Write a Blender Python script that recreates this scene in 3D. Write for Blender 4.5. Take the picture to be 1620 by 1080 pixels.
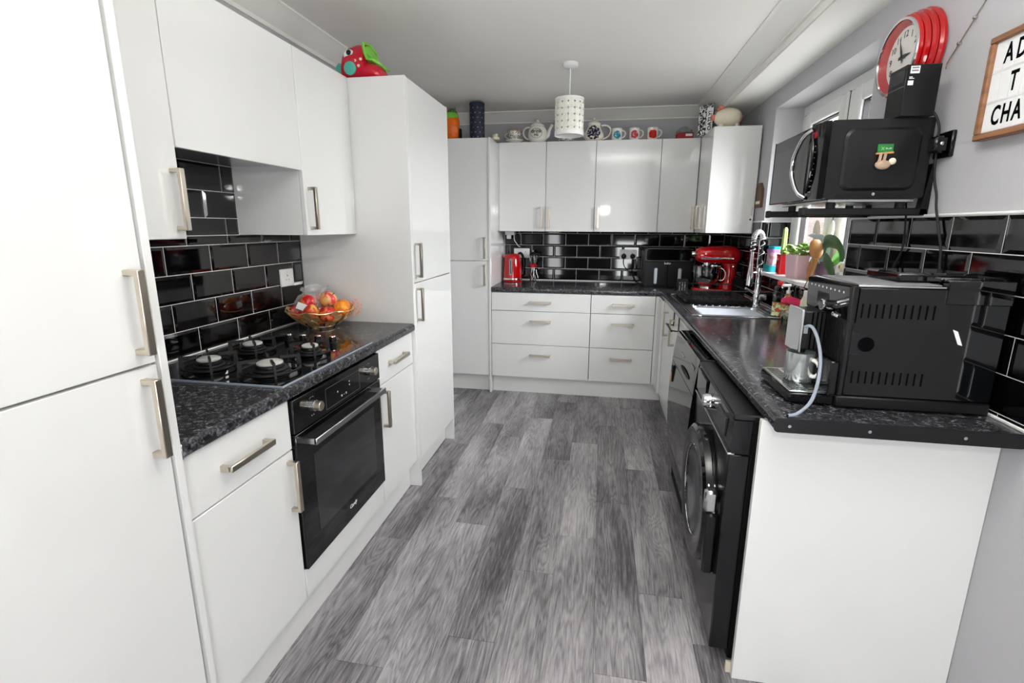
import bpy, bmesh, math, random
from mathutils import Vector, Matrix
random.seed(7)
for o in list(bpy.data.objects): bpy.data.objects.remove(o)
scene = bpy.context.scene
COL = scene.collection
PI = math.pi
sin, cos = math.sin, math.cos

def lin(r, g, b):
    return tuple(((c/255)/12.92 if c/255 <= .04045 else ((c/255+.055)/1.055)**2.4) for c in (r, g, b))

# ------------------------------------------------------------ camera
cd = bpy.data.cameras.new('camera'); cam = bpy.data.objects.new('camera', cd); COL.objects.link(cam)
YAW, PITCH, ROLL = .1705, -.2127, .0051
fw = Vector((-sin(YAW)*cos(PITCH), cos(YAW)*cos(PITCH), sin(PITCH)))
r0 = Vector((cos(YAW), sin(YAW), 0)); u0 = r0.cross(fw)
rr = r0*cos(ROLL)+u0*sin(ROLL); uu = -r0*sin(ROLL)+u0*cos(ROLL)
m = Matrix((rr, uu, -fw)).transposed().to_4x4(); m.translation = (1.5214, 0, 1.3962)
cam.matrix_world = m
cd.sensor_width = 36; cd.lens = 761.68/1620*36; cd.clip_start = .02
cd.shift_x = -7.5/1620; cd.shift_y = -17.28/1620
scene.camera = cam

# ------------------------------------------------------------ world, daylight, flash and fill lamps, exposure
w = bpy.data.worlds.new('overcast_sky'); scene.world = w; w.use_nodes = True
w.node_tree.nodes['Background'].inputs[0].default_value = (.93, .97, 1, 1)
w.node_tree.nodes['Background'].inputs[1].default_value = 1.6
def area(name, loc, look, sx, sy, e, col=(1, 1, 1)):
    l = bpy.data.lights.new(name, 'AREA'); l.shape = 'RECTANGLE'; l.size = sx; l.size_y = sy; l.energy = e; l.color = col
    o = bpy.data.objects.new(name, l); COL.objects.link(o); o.location = loc
    o.rotation_euler = (Vector(look)-Vector(loc)).to_track_quat('-Z', 'Y').to_euler()
    return o
area('low_fill_right', (2.4, -1.5, .6), (.7, 1.8, .3), 1.2, 1.0, 38, (.96, .98, 1))      # added fill lamp, low behind the camera on the right; no door there
area('rear_fill_left', (.15, -1.5, .8), (2.5, 1.6, 1.3), 1.2, 1.0, 22, (.97, .985, 1))  # added fill lamp behind the camera on the left; no window there
area('ceiling_fill_uplight', (1.75, .85, 1.92), (1.75, .85, 2.36), .45, .45, 29, (.99, .99, .985))     # added up-facing fill lamp above the view, brightens the room off the ceiling
area('camera_flash', (1.55, -.02, 1.664), (1.45, 3.4, 1.3), .12, .1, 6, (1, .99, .97))
area('window_daylight', (4.4, 2.6, 2.6), (1.2, 3.0, .8), 3.2, 2.4, 740, (.95, .98, 1))
vs = scene.view_settings
vs.view_transform = 'Standard'; vs.look = 'None'; vs.gamma = 1; vs.use_curve_mapping = False
vs.exposure = .22

# ------------------------------------------------------------ materials
MATS = {}
def M(name, col=(200, 200, 200), rough=.5, metal=0, coat=0, ior=1.45, alpha=None, trans=0, emit=None, spec=None, bump=0, bscale=200):
    if name in MATS: return MATS[name]
    mt = bpy.data.materials.new(name); mt.use_nodes = True; nt = mt.node_tree; p = nt.nodes['Principled BSDF']
    p.inputs['Base Color'].default_value = (*lin(*col), 1); p.inputs['Roughness'].default_value = rough
    p.inputs['Metallic'].default_value = metal; p.inputs['Coat Weight'].default_value = coat; p.inputs['Coat Roughness'].default_value = .04
    p.inputs['IOR'].default_value = ior; p.inputs['Transmission Weight'].default_value = trans
    if spec is not None: p.inputs['Specular IOR Level'].default_value = spec
    if alpha is not None: p.inputs['Alpha'].default_value = alpha
    if bump:
        t = nt.nodes.new('ShaderNodeTexCoord'); n = nt.nodes.new('ShaderNodeTexNoise'); n.inputs['Scale'].default_value = bscale; n.inputs['Detail'].default_value = 4
        b = nt.nodes.new('ShaderNodeBump'); b.inputs['Strength'].default_value = bump; b.inputs['Distance'].default_value = .002
        nt.links.new(t.outputs['Object'], n.inputs['Vector']); nt.links.new(n.outputs[0], b.inputs['Height']); nt.links.new(b.outputs[0], p.inputs['Normal'])
    MATS[name] = mt; return mt
def nodes(mt): nt = mt.node_tree; return nt, nt.nodes, nt.links, nt.nodes['Principled BSDF']
def ramp(nt, stops):
    r = nt.nodes.new('ShaderNodeValToRGB'); el = r.color_ramp.elements
    while len(el) < len(stops): el.new(.5)
    for e, (p, c) in zip(el, stops): e.position = p; e.color = (*lin(*c), 1)
    return r

M('cabinet', (230, 230, 228), .045, ior=1.48)
M('carcass', (236, 236, 232), .35)
M('nickel', (206, 197, 182), .34, 1)
M('chrome', (225, 226, 228), .08, 1)
M('steel', (196, 197, 198), .25, 1)
M('paint_grey', (186, 185, 188), .75, bump=.08, bscale=120)
M('paint_white', (240, 239, 234), .8, bump=.12, bscale=260)
M('coving', (240, 239, 234), .6)
M('upvc', (240, 240, 238), .25)
M('grout', (236, 232, 230), .8)
M('tile', (6, 6, 8), .05, ior=1.62)
M('black_gloss', (11, 12, 14), .05, ior=1.5)
M('black_plastic', (18, 18, 20), .4, spec=.35)
M('black_satin', (21, 21, 23), .3, spec=.4)
M('black_matt', (16, 16, 17), .6, spec=.2)
M('cast_iron', (20, 20, 21), .45)
M('dark_glass', (46, 47, 49), .08)
M('burner_cap', (205, 203, 199), .45, .1, bump=.5, bscale=400)
M('white_plastic', (238, 238, 236), .3)
M('white_paper', (240, 240, 240), .6)
M('print_white', (235, 235, 235), .5)
M('print_black', (8, 7, 9), .6, spec=.02)
M('print_grey', (120, 120, 122), .6)
M('red_gloss', (178, 10, 16), .1, coat=.5)
M('ceramic', (238, 236, 226), .12, coat=.3)
M('gold', (216, 172, 108), .35, .25)
M('gold_wire', (232, 205, 160), .3, .8)
M('gasket', (28, 24, 26), .6)
M('rubber', (20, 20, 20), .7)
M('grey_hose', (150, 158, 170), .3)
M('turquoise', (40, 170, 180), .3)
M('leaf', (104, 150, 62), .4)
M('leaf_light', (150, 176, 92), .4)
M('leaf_dark', (62, 105, 58), .35)
M('leaf_pale', (190, 205, 205), .4)
M('soil', (58, 44, 34), .9)
M('pink_pot', (226, 190, 196), .45)
M('purple_pot', (92, 70, 84), .4)
M('wood_tan', (200, 142, 82), .5)
M('fur', (226, 214, 196), .95)
M('fur_brown', (176, 120, 84), .9)
M('toy_red', (206, 14, 48), .2, coat=.4)
M('toy_green', (125, 200, 70), .35)
M('toy_teal', (92, 190, 172), .4)
M('carrot_orange', (238, 112, 18), .35)
M('sponge_pink', (240, 62, 110), .8, bump=.5, bscale=300)
M('cream', (232, 222, 196), .45)
M('grass_green', (38, 120, 60), .4)
M('sloth', (176, 150, 128), .8, bump=.6, bscale=250)
M('net_orange', (240, 120, 60), .5)
M('purple_plastic', (190, 120, 205), .3)
M('brown_wood', (92, 62, 44), .6)
M('clock_face', (238, 236, 230), .5)
M('blue_black', (34, 38, 58), .6)
M('salmon', (226, 130, 112), .35)
M('red_card', (160, 20, 26), .5)
M('drum_white', (120, 124, 126), .3, .6)
M('silver_paint', (205, 212, 222), .35, .2)
M('spring_chrome', (235, 236, 238), .25, .8)
M('bowl_grey', (206, 211, 222), .35)
M('beige_foot', (206, 196, 176), .5)

def mat_glass(name, tint=(1, 1, 1), f=.1, rough=.0):
    mt = bpy.data.materials.new(name); mt.use_nodes = True; nt = mt.node_tree; nt.nodes.clear()
    o = nt.nodes.new('ShaderNodeOutputMaterial'); mx = nt.nodes.new('ShaderNodeMixShader'); t = nt.nodes.new('ShaderNodeBsdfTransparent'); g = nt.nodes.new('ShaderNodeBsdfGlossy')
    fr = nt.nodes.new('ShaderNodeLayerWeight'); fr.inputs[0].default_value = f
    t.inputs[0].default_value = (*tint, 1); g.inputs['Roughness'].default_value = rough
    ml = nt.nodes.new('ShaderNodeMath'); ml.operation = 'MULTIPLY'; ml.inputs[1].default_value = .6; nt.links.new(fr.outputs['Facing'], ml.inputs[0]); nt.links.new(ml.outputs[0], mx.inputs[0]); nt.links.new(t.outputs[0], mx.inputs[1]); nt.links.new(g.outputs[0], mx.inputs[2]); nt.links.new(mx.outputs[0], o.inputs[0])
    MATS[name] = mt; return mt
mat_glass('pane'); mat_glass('clear_plastic', (.93, .94, .95), .6, .12); mat_glass('clear_cup', (.86, .88, .88), .3, .03); mat_glass('smoked', (.35, .36, .38), .3, .05)

def mat_worktop():
    mt = M('worktop', (20, 20, 22), .16, ior=1.55); nt, N, L, p = nodes(mt)
    t = N.new('ShaderNodeTexCoord'); n = N.new('ShaderNodeTexNoise'); n.inputs['Scale'].default_value = 55; n.inputs['Detail'].default_value = 6; n.inputs['Roughness'].default_value = .65; n.inputs['Distortion'].default_value = 1.2
    n2 = N.new('ShaderNodeTexVoronoi'); n2.inputs['Scale'].default_value = 150; n2.feature = 'F1'
    r = ramp(nt, [(.36, (30, 30, 32)), (.47, (62, 62, 66)), (.54, (92, 94, 99)), (.63, (132, 135, 142))])
    mx = N.new('ShaderNodeMath'); mx.operation = 'MULTIPLY_ADD'; mx.inputs[1].default_value = -.14
    L.new(t.outputs['Object'], n.inputs['Vector']); L.new(t.outputs['Object'], n2.inputs['Vector'])
    L.new(n2.outputs['Distance'], mx.inputs[0]); L.new(n.outputs[0], mx.inputs[2]); L.new(mx.outputs[0], r.inputs[0]); L.new(r.outputs[0], p.inputs['Base Color'])
mat_worktop()

def mat_floor():
    mt = M('plank', (120, 118, 120), .36); nt, N, L, p = nodes(mt)
    t = N.new('ShaderNodeTexCoord'); oi = N.new('ShaderNodeObjectInfo')
    ad = N.new('ShaderNodeVectorMath'); ad.operation = 'MULTIPLY_ADD'; ad.inputs[1].default_value = (0, 0, 0)
    cb = N.new('ShaderNodeCombineXYZ'); ml = N.new('ShaderNodeMath'); ml.operation = 'MULTIPLY'; ml.inputs[1].default_value = 37
    L.new(oi.outputs['Random'], ml.inputs[0]); [L.new(ml.outputs[0], cb.inputs[i]) for i in range(3)]
    av = N.new('ShaderNodeVectorMath'); av.operation = 'ADD'; L.new(t.outputs['Object'], av.inputs[0]); L.new(cb.outputs[0], av.inputs[1])
    def mapped(sc):
        mp = N.new('ShaderNodeMapping'); mp.inputs['Scale'].default_value = sc; L.new(av.outputs[0], mp.inputs['Vector']); return mp
    # broad cathedral figure: contour lines of a stretched noise
    fig = N.new('ShaderNodeTexNoise'); fig.inputs['Scale'].default_value = 1; fig.inputs['Detail'].default_value = 3; fig.inputs['Roughness'].default_value = .5; fig.inputs['Distortion'].default_value = .35
    L.new(mapped((9.5, 1.0, 1)).outputs[0], fig.inputs['Vector'])
    vo = N.new('ShaderNodeTexVoronoi'); vo.inputs['Scale'].default_value = 1; vo.inputs['Randomness'].default_value = 1; L.new(mapped((3.2, 1.05, 1)).outputs[0], vo.inputs['Vector'])
    kn = N.new('ShaderNodeMapRange'); kn.inputs['From Min'].default_value = 0; kn.inputs['From Max'].default_value = .22; kn.inputs['To Min'].default_value = .3; kn.inputs['To Max'].default_value = 0; kn.interpolation_type = 'SMOOTHSTEP'; L.new(vo.outputs['Distance'], kn.inputs['Value'])
    kd = N.new('ShaderNodeMapRange'); kd.inputs['From Min'].default_value = .01; kd.inputs['From Max'].default_value = .06; kd.inputs['To Min'].default_value = -.30; kd.inputs['To Max'].default_value = 0; L.new(vo.outputs['Distance'], kd.inputs['Value'])
    fk = N.new('ShaderNodeMath'); fk.operation = 'ADD'; L.new(fig.outputs[0], fk.inputs[0]); L.new(kn.outputs[0], fk.inputs[1])
    k = N.new('ShaderNodeMath'); k.operation = 'MULTIPLY'; k.inputs[1].default_value = 58; L.new(fk.outputs[0], k.inputs[0])
    sn = N.new('ShaderNodeMath'); sn.operation = 'SINE'; L.new(k.outputs[0], sn.inputs[0])
    gr = N.new('ShaderNodeTexNoise'); gr.inputs['Scale'].default_value = 1; gr.inputs['Detail'].default_value = 5; gr.inputs['Roughness'].default_value = .7
    L.new(mapped((110, 7, 1)).outputs[0], gr.inputs['Vector'])
    bl = N.new('ShaderNodeTexNoise'); bl.inputs['Scale'].default_value = 1; bl.inputs['Detail'].default_value = 3
    L.new(mapped((5, 1.3, 1)).outputs[0], bl.inputs['Vector'])
    def ma(a, mul, add):
        q = N.new('ShaderNodeMath'); q.operation = 'MULTIPLY_ADD'; L.new(a, q.inputs[0]); q.inputs[1].default_value = mul
        if isinstance(add, float): q.inputs[2].default_value = add
        else: L.new(add, q.inputs[2])
        return q.outputs[0]
    # thin dark growth lines, strongest where the figure is open
    sh_ = N.new('ShaderNodeMath'); sh_.operation = 'POWER'; ab = N.new('ShaderNodeMath'); ab.operation = 'ABSOLUTE'; L.new(sn.outputs[0], ab.inputs[0]); L.new(ab.outputs[0], sh_.inputs[0]); sh_.inputs[1].default_value = 3.5
    fg = N.new('ShaderNodeTexNoise'); fg.inputs['Scale'].default_value = 1; fg.inputs['Detail'].default_value = 6; fg.inputs['Roughness'].default_value = .75
    L.new(mapped((330, 14, 1)).outputs[0], fg.inputs['Vector'])
    v = ma(sh_.outputs[0], -.13, -.72)
    q_ = N.new('ShaderNodeMath'); q_.operation = 'ADD'; L.new(v, q_.inputs[0]); L.new(kd.outputs[0], q_.inputs[1]); v = q_.outputs[0]
    v = ma(fg.outputs[0], .80, v)
    v = ma(gr.outputs[0], .60, v)
    v = ma(bl.outputs[0], 1.05, v)
    v = ma(oi.outputs['Random'], .22, v)
    r = ramp(nt, [(.05, (36, 34, 37)), (.34, (94, 91, 94)), (.60, (148, 144, 147)), (.92, (198, 194, 196))])
    L.new(v, r.inputs[0]); L.new(r.outputs[0], p.inputs['Base Color'])
    b = N.new('ShaderNodeBump'); b.inputs['Strength'].default_value = .12; b.inputs['Distance'].default_value = .001; L.new(v, b.inputs['Height']); L.new(b.outputs[0], p.inputs['Normal'])
mat_floor()

def mat_blotch(name, base, cols, scale=30, lo=.5, rough=.15, mask=None):
    mt = M(name, base, rough); nt, N, L, p = nodes(mt)
    t = N.new('ShaderNodeTexCoord'); n = N.new('ShaderNodeTexNoise'); n.inputs['Scale'].default_value = scale; n.inputs['Detail'].default_value = 3; n.inputs['Distortion'].default_value = .8
    L.new(t.outputs['Object'], n.inputs['Vector'])
    st = [(0, base), (lo, base)] + [(lo+.03+.06*i, c) for i, c in enumerate(cols)]
    r = ramp(nt, st); r.color_ramp.interpolation = 'LINEAR'
    if mask:   # painted motif is confined to a spot on the pot: centre, radius in object space
        c, rad = mask
        d = N.new('ShaderNodeVectorMath'); d.operation = 'DISTANCE'; d.inputs[1].default_value = c; L.new(t.outputs['Object'], d.inputs[0])
        mr = N.new('ShaderNodeMapRange'); mr.inputs['From Min'].default_value = rad*.6; mr.inputs['From Max'].default_value = rad; mr.inputs['To Min'].default_value = .12; mr.inputs['To Max'].default_value = -.5
        a = N.new('ShaderNodeMath'); a.operation = 'ADD'; L.new(d.outputs['Value'], mr.inputs['Value']); L.new(n.outputs[0], a.inputs[0]); L.new(mr.outputs[0], a.inputs[1]); L.new(a.outputs[0], r.inputs[0])
    else: L.new(n.outputs[0], r.inputs[0])
    L.new(r.outputs[0], p.inputs['Base Color']); return mt
mat_blotch('apple_red', (196, 30, 34), [(214, 60, 48), (228, 130, 70)], 18, .45, .25)
mat_blotch('apple_pink', (214, 66, 70), [(226, 110, 92), (232, 180, 110)], 16, .42, .25)
mat_blotch('apple_yellow', (226, 168, 76), [(226, 120, 70), (214, 70, 54)], 16, .45, .25)
mat_blotch('orange_peel', (240, 132, 14), [(246, 150, 30), (246, 160, 44)], 60, .45, .4)
mat_blotch('cup_print', (232, 230, 220), [(80, 80, 84), (40, 40, 44)], 120, .52)
mat_blotch('teapot_navy', (236, 228, 216), [(60, 60, 96), (24, 26, 56)], 75, .5, .15, ((0, -.07, .065), .082))
mat_blotch('mug_teal', (238, 236, 230), [(120, 190, 200), (40, 130, 150)], 60, .44, .15, ((.005, -.042, .042), .042))
mat_blotch('mug_pink', (238, 232, 226), [(220, 130, 130), (190, 70, 80)], 60, .44, .15, ((0, -.042, .042), .042))
mat_blotch('mug_orange', (238, 234, 226), [(226, 90, 50), (196, 40, 20)], 40, .36, .15, ((0, -.042, .042), .045))
mat_blotch('carton_print', (228, 228, 226), [(40, 40, 42), (20, 20, 22)], 75, .47, .5)
def mat_pig():
    mt = M('pig_body', (240, 232, 208), .12); nt, N, L, p = nodes(mt); t = N.new('ShaderNodeTexCoord'); sx_ = N.new('ShaderNodeSeparateXYZ'); n = N.new('ShaderNodeTexNoise'); n.inputs['Scale'].default_value = 20
    a = N.new('ShaderNodeMath'); a.operation = 'MULTIPLY_ADD'; a.inputs[1].default_value = .03; r = ramp(nt, [(.072, (240, 232, 208)), (.1, (228, 150, 132))])
    L.new(t.outputs['Object'], sx_.inputs[0]); L.new(t.outputs['Object'], n.inputs['Vector']); L.new(n.outputs[0], a.inputs[0]); L.new(sx_.outputs['X'], a.inputs[2]); L.new(a.outputs[0], r.inputs[0]); L.new(r.outputs[0], p.inputs['Base Color'])
mat_pig()
mat_blotch('soap_label', (232, 236, 190), [(120, 160, 70), (220, 90, 50)], 45, .5, .4)
mat_blotch('tank_clear', (214, 190, 200), [(214, 150, 140), (190, 120, 170)], 30, .52, .15)
mat_blotch('brick_pale', (214, 198, 192), [(204, 186, 178)], 20, .5, .9)

def mat_wood(name, c1, c2, ax=1):
    mt = M(name, c1, .5); nt, N, L, p = nodes(mt)
    t = N.new('ShaderNodeTexCoord'); mp = N.new('ShaderNodeMapping'); sc = [60, 60, 60]; sc[ax] = 6; mp.inputs['Scale'].default_value = sc
    n = N.new('ShaderNodeTexNoise'); n.inputs['Scale'].default_value = 1; n.inputs['Detail'].default_value = 4
    r = ramp(nt, [(.3, c1), (.7, c2)]); L.new(t.outputs['Object'], mp.inputs[0]); L.new(mp.outputs[0], n.inputs['Vector']); L.new(n.outputs[0], r.inputs[0]); L.new(r.outputs[0], p.inputs['Base Color'])
mat_wood('frame_wood', (126, 86, 62), (160, 114, 82), 1)

# ------------------------------------------------------------ mesh builder
class MB:
    def __init__(s): s.V = []; s.F = []
    def raw(s, V, F):
        n = len(s.V); s.V += [tuple(v) for v in V]; s.F += [tuple(i+n for i in f) for f in F]; return s
    def add(s, o, mat=None):
        return s.raw([tuple(mat @ Vector(v)) for v in o.V] if mat else o.V, o.F)
    def box(s, x0, x1, y0, y1, z0, z1, b=0):
        if x1 < x0: x0, x1 = x1, x0
        if y1 < y0: y0, y1 = y1, y0
        if z1 < z0: z0, z1 = z1, z0
        b = min(b, (x1-x0)*.45, (y1-y0)*.45, (z1-z0)*.45)
        if b <= 0:
            V = [(x, y, z) for x in (x0, x1) for y in (y0, y1) for z in (z0, z1)]
            return s.raw(V, [(0, 1, 3, 2), (4, 6, 7, 5), (0, 4, 5, 1), (2, 3, 7, 6), (0, 2, 6, 4), (1, 5, 7, 3)])
        V = []; idx = {}
        for i, x in enumerate((x0, x1)):
            for j, y in enumerate((y0, y1)):
                for k, z in enumerate((z0, z1)):
                    sx, sy, sz = (1-2*i)*b, (1-2*j)*b, (1-2*k)*b
                    for a, v in enumerate(((x, y+sy, z+sz), (x+sx, y, z+sz), (x+sx, y+sy, z))):
                        idx[i, j, k, a] = len(V); V.append(v)
        F = []
        for i in (0, 1): F.append([idx[i, j, k, 0] for j, k in ((0, 0), (1, 0), (1, 1), (0, 1))])
        for j in (0, 1): F.append([idx[i, j, k, 1] for i, k in ((0, 0), (1, 0), (1, 1), (0, 1))])
        for k in (0, 1): F.append([idx[i, j, k, 2] for i, j in ((0, 0), (1, 0), (1, 1), (0, 1))])
        for j in (0, 1):
            for k in (0, 1): F.append([idx[0, j, k, 1], idx[1, j, k, 1], idx[1, j, k, 2], idx[0, j, k, 2]])
        for i in (0, 1):
            for k in (0, 1): F.append([idx[i, 0, k, 0], idx[i, 1, k, 0], idx[i, 1, k, 2], idx[i, 0, k, 2]])
        for i in (0, 1):
            for j in (0, 1): F.append([idx[i, j, 0, 0], idx[i, j, 1, 0], idx[i, j, 1, 1], idx[i, j, 0, 1]])
        for i in (0, 1):
            for j in (0, 1):
                for k in (0, 1): F.append([idx[i, j, k, a] for a in range(3)])
        return s.raw(V, F)
    def rings(s, R, cap0=True, cap1=True, close=False):
        n = len(R[0]); V = [v for r in R for v in r]; F = []
        m_ = len(R)
        for a in range(m_ if close else m_-1):
            b = (a+1) % m_
            for i in range(n): F.append((a*n+i, a*n+(i+1) % n, b*n+(i+1) % n, b*n+i))
        if not close:
            if cap0: F.append(tuple(range(n))[::-1])
            if cap1: F.append(tuple((m_-1)*n+i for i in range(n)))
        return s.raw(V, F)
    def lathe(s, prof, c=(0, 0, 0), n=24, axis='z', sx=1, sy=1, cap0=True, cap1=True):
        R = []
        for r, z in prof:
            ring = []
            for i in range(n):
                a = 2*PI*i/n; x, y = r*cos(a)*sx, r*sin(a)*sy
                p = {'z': (x, y, z), 'y': (x, z, y), 'x': (z, x, y)}[axis]
                ring.append((p[0]+c[0], p[1]+c[1], p[2]+c[2]))
            R.append(ring)
        return s.rings(R, cap0, cap1)
    def cyl(s, c, r, h, axis='z', n=20, r2=None, b=0):
        r2 = r if r2 is None else r2
        p = [(r, 0), (r2, h)] if not b else [(max(r-b, 0), 0), (r, b), (r2, h-b), (max(r2-b, 0), h)]
        return s.lathe(p, c, n, axis)
    def tube(s, pts, r, n=8, closed=False, flat=1.0):
        pts = [Vector(p) for p in pts]; R = []; N_ = len(pts); up = None
        for i, p in enumerate(pts):
            a = pts[(i-1) % N_] if (i or closed) else p; b = pts[(i+1) % N_] if (i < N_-1 or closed) else p
            t = (b-a).normalized()
            if up is None: up = Vector((0, 0, 1)) if abs(t.z) < .9 else Vector((1, 0, 0))
            u = (up-t*up.dot(t)).normalized(); v = t.cross(u); up = u
            rad = r[i] if isinstance(r, (list, tuple)) else r
            R.append([tuple(p+(u*cos(2*PI*k/n)+v*sin(2*PI*k/n)*flat)*rad) for k in range(n)])
        return s.rings(R, close=closed)
    def ell(s, c, r, nu=16, nv=10):
        rx, ry, rz = r if isinstance(r, (tuple, list)) else (r, r, r)
        R = []
        for j in range(nv+1):
            t = -PI/2+PI*j/nv; t = max(min(t, PI/2-.02), -PI/2+.02)
            R.append([(c[0]+rx*cos(t)*cos(2*PI*i/nu), c[1]+ry*cos(t)*sin(2*PI*i/nu), c[2]+rz*sin(t)) for i in range(nu)])
        return s.rings(R)
    def prism(s, poly, axis, a0, a1):
        """poly of (u,v) extruded along axis; u,v are the remaining axes in x,y,z order"""
        def P(u, v, a): return {'x': (a, u, v), 'y': (u, a, v), 'z': (u, v, a)}[axis]
        n = len(poly)
        return s.raw([P(u, v, a0) for u, v in poly]+[P(u, v, a1) for u, v in poly],
                     [tuple(range(n)), tuple(range(n, 2*n))[::-1]]+[(i, (i+1) % n, n+(i+1) % n, n+i) for i in range(n)])
    def rprism(s, u0_, u1_, v0_, v1_, rad, axis, a0, a1, seg=5):
        P = []
        for cu, cv, st in ((u1_-rad, v1_-rad, 0), (u0_+rad, v1_-rad, 1), (u0_+rad, v0_+rad, 2), (u1_-rad, v0_+rad, 3)):
            for k in range(seg+1): a = (st+k/seg)*PI/2; P.append((cu+rad*cos(a), cv+rad*sin(a)))
        return s.prism(P, axis, a0, a1)
ORG = {}
def org(o):
    while o.parent: o = o.parent
    return ORG.get(o.name, Vector((0, 0, 0)))
def mesh_of(name, mb, sharp=38):
    me = bpy.data.meshes.new(name); me.from_pydata(mb.V, [], mb.F)
    bm = bmesh.new(); bm.from_mesh(me); bmesh.ops.recalc_face_normals(bm, faces=bm.faces); bm.to_mesh(me); bm.free()
    for p in me.polygons: p.use_smooth = True
    me.set_sharp_from_angle(angle=math.radians(sharp)); return me
def part(name, mb, mat, parent=None, label=None, sharp=38, kind=None):
    """mb in world coordinates unless the thing was made with local=True"""
    if parent:
        off = org(parent)
        if off.length: mb = MB().raw([(v[0]-off.x, v[1]-off.y, v[2]-off.z) for v in mb.V], mb.F)
    me = mesh_of(name, mb, sharp); me.materials.append(MATS[mat])
    o = bpy.data.objects.new(name, me); COL.objects.link(o)
    if parent: o.parent = parent
    if label: o['label'] = label
    if kind: o['kind'] = kind
    return o
def T(name, label, cat, loc, rz=0, group=None, local=False):
    o = bpy.data.objects.new(name, None); COL.objects.link(o); o.empty_display_size = .05
    o.location = loc; o.rotation_euler = (0, 0, rz); o['label'] = label; o['category'] = cat
    if group: o['group'] = group
    ORG[o.name] = Vector((0, 0, 0)) if local else Vector(loc)
    return o
def one(name, mb, mat, label, cat, loc, group=None, sharp=38, rz=0, local=False):
    """a thing that is a single mesh"""
    v = Vector((0, 0, 0)) if local else Vector(loc)
    mb = MB().raw([tuple(Vector(p)-v) for p in mb.V], mb.F)
    me = mesh_of(name, mb, sharp); me.materials.append(MATS[mat]); o = bpy.data.objects.new(name, me); COL.objects.link(o)
    o.location = loc; o.rotation_euler = (0, 0, rz); o['label'] = label; o['category'] = cat
    if group: o['group'] = group
    return o
def struct(name, mb, mat, label=None, sharp=38):
    o = part(name, mb, mat, None, label, sharp); o['kind'] = 'structure'; return o
def basis(o, right, up, nrm):
    m_ = Matrix((Vector(right), Vector(up), Vector(nrm))).transposed().to_4x4(); m_.translation = Vector(o); return m_
FX = ((0, 1, 0), (0, 0, 1), (1, 0, 0)); FB = ((1, 0, 0), (0, 0, 1), (0, -1, 0)); FR = ((0, -1, 0), (0, 0, 1), (-1, 0, 0)); FU = ((1, 0, 0), (0, 1, 0), (0, 0, 1))
def text(s, size, mat4, ext=.0006, width=1, shear=0, bold=0):
    cu = bpy.data.curves.new('lettering', 'FONT'); cu.body = s; cu.size = size; cu.extrude = ext; cu.align_x = 'CENTER'; cu.align_y = 'CENTER'; cu.shear = shear; cu.offset = bold; cu.resolution_u = 3
    o = bpy.data.objects.new('lettering', cu); COL.objects.link(o)
    me = bpy.data.meshes.new_from_object(o, depsgraph=bpy.context.evaluated_depsgraph_get())
    V = [(v.co.x*width, v.co.y, v.co.z) for v in me.vertices]; F = [tuple(p.vertices) for p in me.polygons]
    bpy.data.objects.remove(o); bpy.data.curves.remove(cu); bpy.data.meshes.remove(me)
    return MB().raw([tuple(mat4 @ Vector(v)) for v in V], F)
def copy_tree(o, parent=None):
    c = o.copy(); COL.objects.link(c); c.parent = parent
    if o.name in ORG: ORG[c.name] = ORG[o.name]
    for ch in o.children: copy_tree(ch, c)
    return c
def bez(p0, p1, p2, p3, n=12):
    P = [Vector(p) for p in (p0, p1, p2, p3)]
    return [tuple(P[0]*(1-t)**3+P[1]*3*t*(1-t)**2+P[2]*3*t*t*(1-t)+P[3]*t**3) for t in [i/n for i in range(n+1)]]
def spline(pts, k=6):
    pts = [Vector(p) for p in pts]; out = []
    for i in range(len(pts)-1):
        a, b, c, d = pts[max(i-1, 0)], pts[i], pts[i+1], pts[min(i+2, len(pts)-1)]
        for j in range(k):
            t = j/k; out.append(tuple(.5*((2*b)+(c-a)*t+(2*a-5*b+4*c-d)*t*t+(3*b-a-3*c+d)*t**3)))
    out.append(tuple(pts[-1])); return out

# ------------------------------------------------------------ room shell
YB, XR, XT, ZC, ZW = 4.4455, 2.57, 2.558, 2.365, .91
YN = -5.0       # the room runs on behind the camera to a plain rear wall
RY0, RY1, RZ0, RZ1, RX = 2.306, 3.48, 1.107, 2.129, 2.735   # window reveal
floor = struct('floor', MB().box(-.1, 2.75, YN, YB+.1, -.12, -.004), 'gasket')
COLX = [.548+.16725*k for k in range(-4, 13)]
PH = {0: .83, 1: .2, 2: 0, 3: .357, 4: .725, 5: .988, 6: .3, 7: .68, 8: .472}
pm = {}
for k in range(len(COLX)-1):
    ph = PH.get(k-4, (k*.37) % 1)
    for r_ in range(-2, 5):
        a, b = ph+r_, ph+r_+1
        a, b = max(a, -1.6), min(b, YB)
        if b-a < .02: continue
        key = round(b-a, 3)
        if key not in pm:
            me = mesh_of('plank', MB().box(-.0832, .0832, -(b-a)/2+.0005, (b-a)/2-.0005, -.005, 0, .0006)); me.materials.append(MATS['plank']); pm[key] = me
        o = bpy.data.objects.new('plank', pm[key]); COL.objects.link(o); o.parent = floor; o.location = (COLX[k]+.0836, (a+b)/2, 0)
ceil = struct('ceiling', MB().box(-.1, 2.75, YN, YB+.1, ZC, ZC+.1), 'paint_white')
wl = struct('wall_left', MB().box(-.12, -.012, YN, YB+.1, 0, ZC), 'paint_grey')
wb = struct('wall_back', MB().box(-.012, XR+.2, YB+.012, YB+.12, 0, ZC), 'paint_grey')
mb = MB(); X2 = 2.82
mb.box(XR, X2, YN, RY0, 0, ZC).box(XR, X2, RY1, YB+.012, 0, ZC).box(XR, X2, RY0, RY1, 0, RZ0).box(XR, X2, RY0, RY1, RZ1, ZC)
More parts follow.
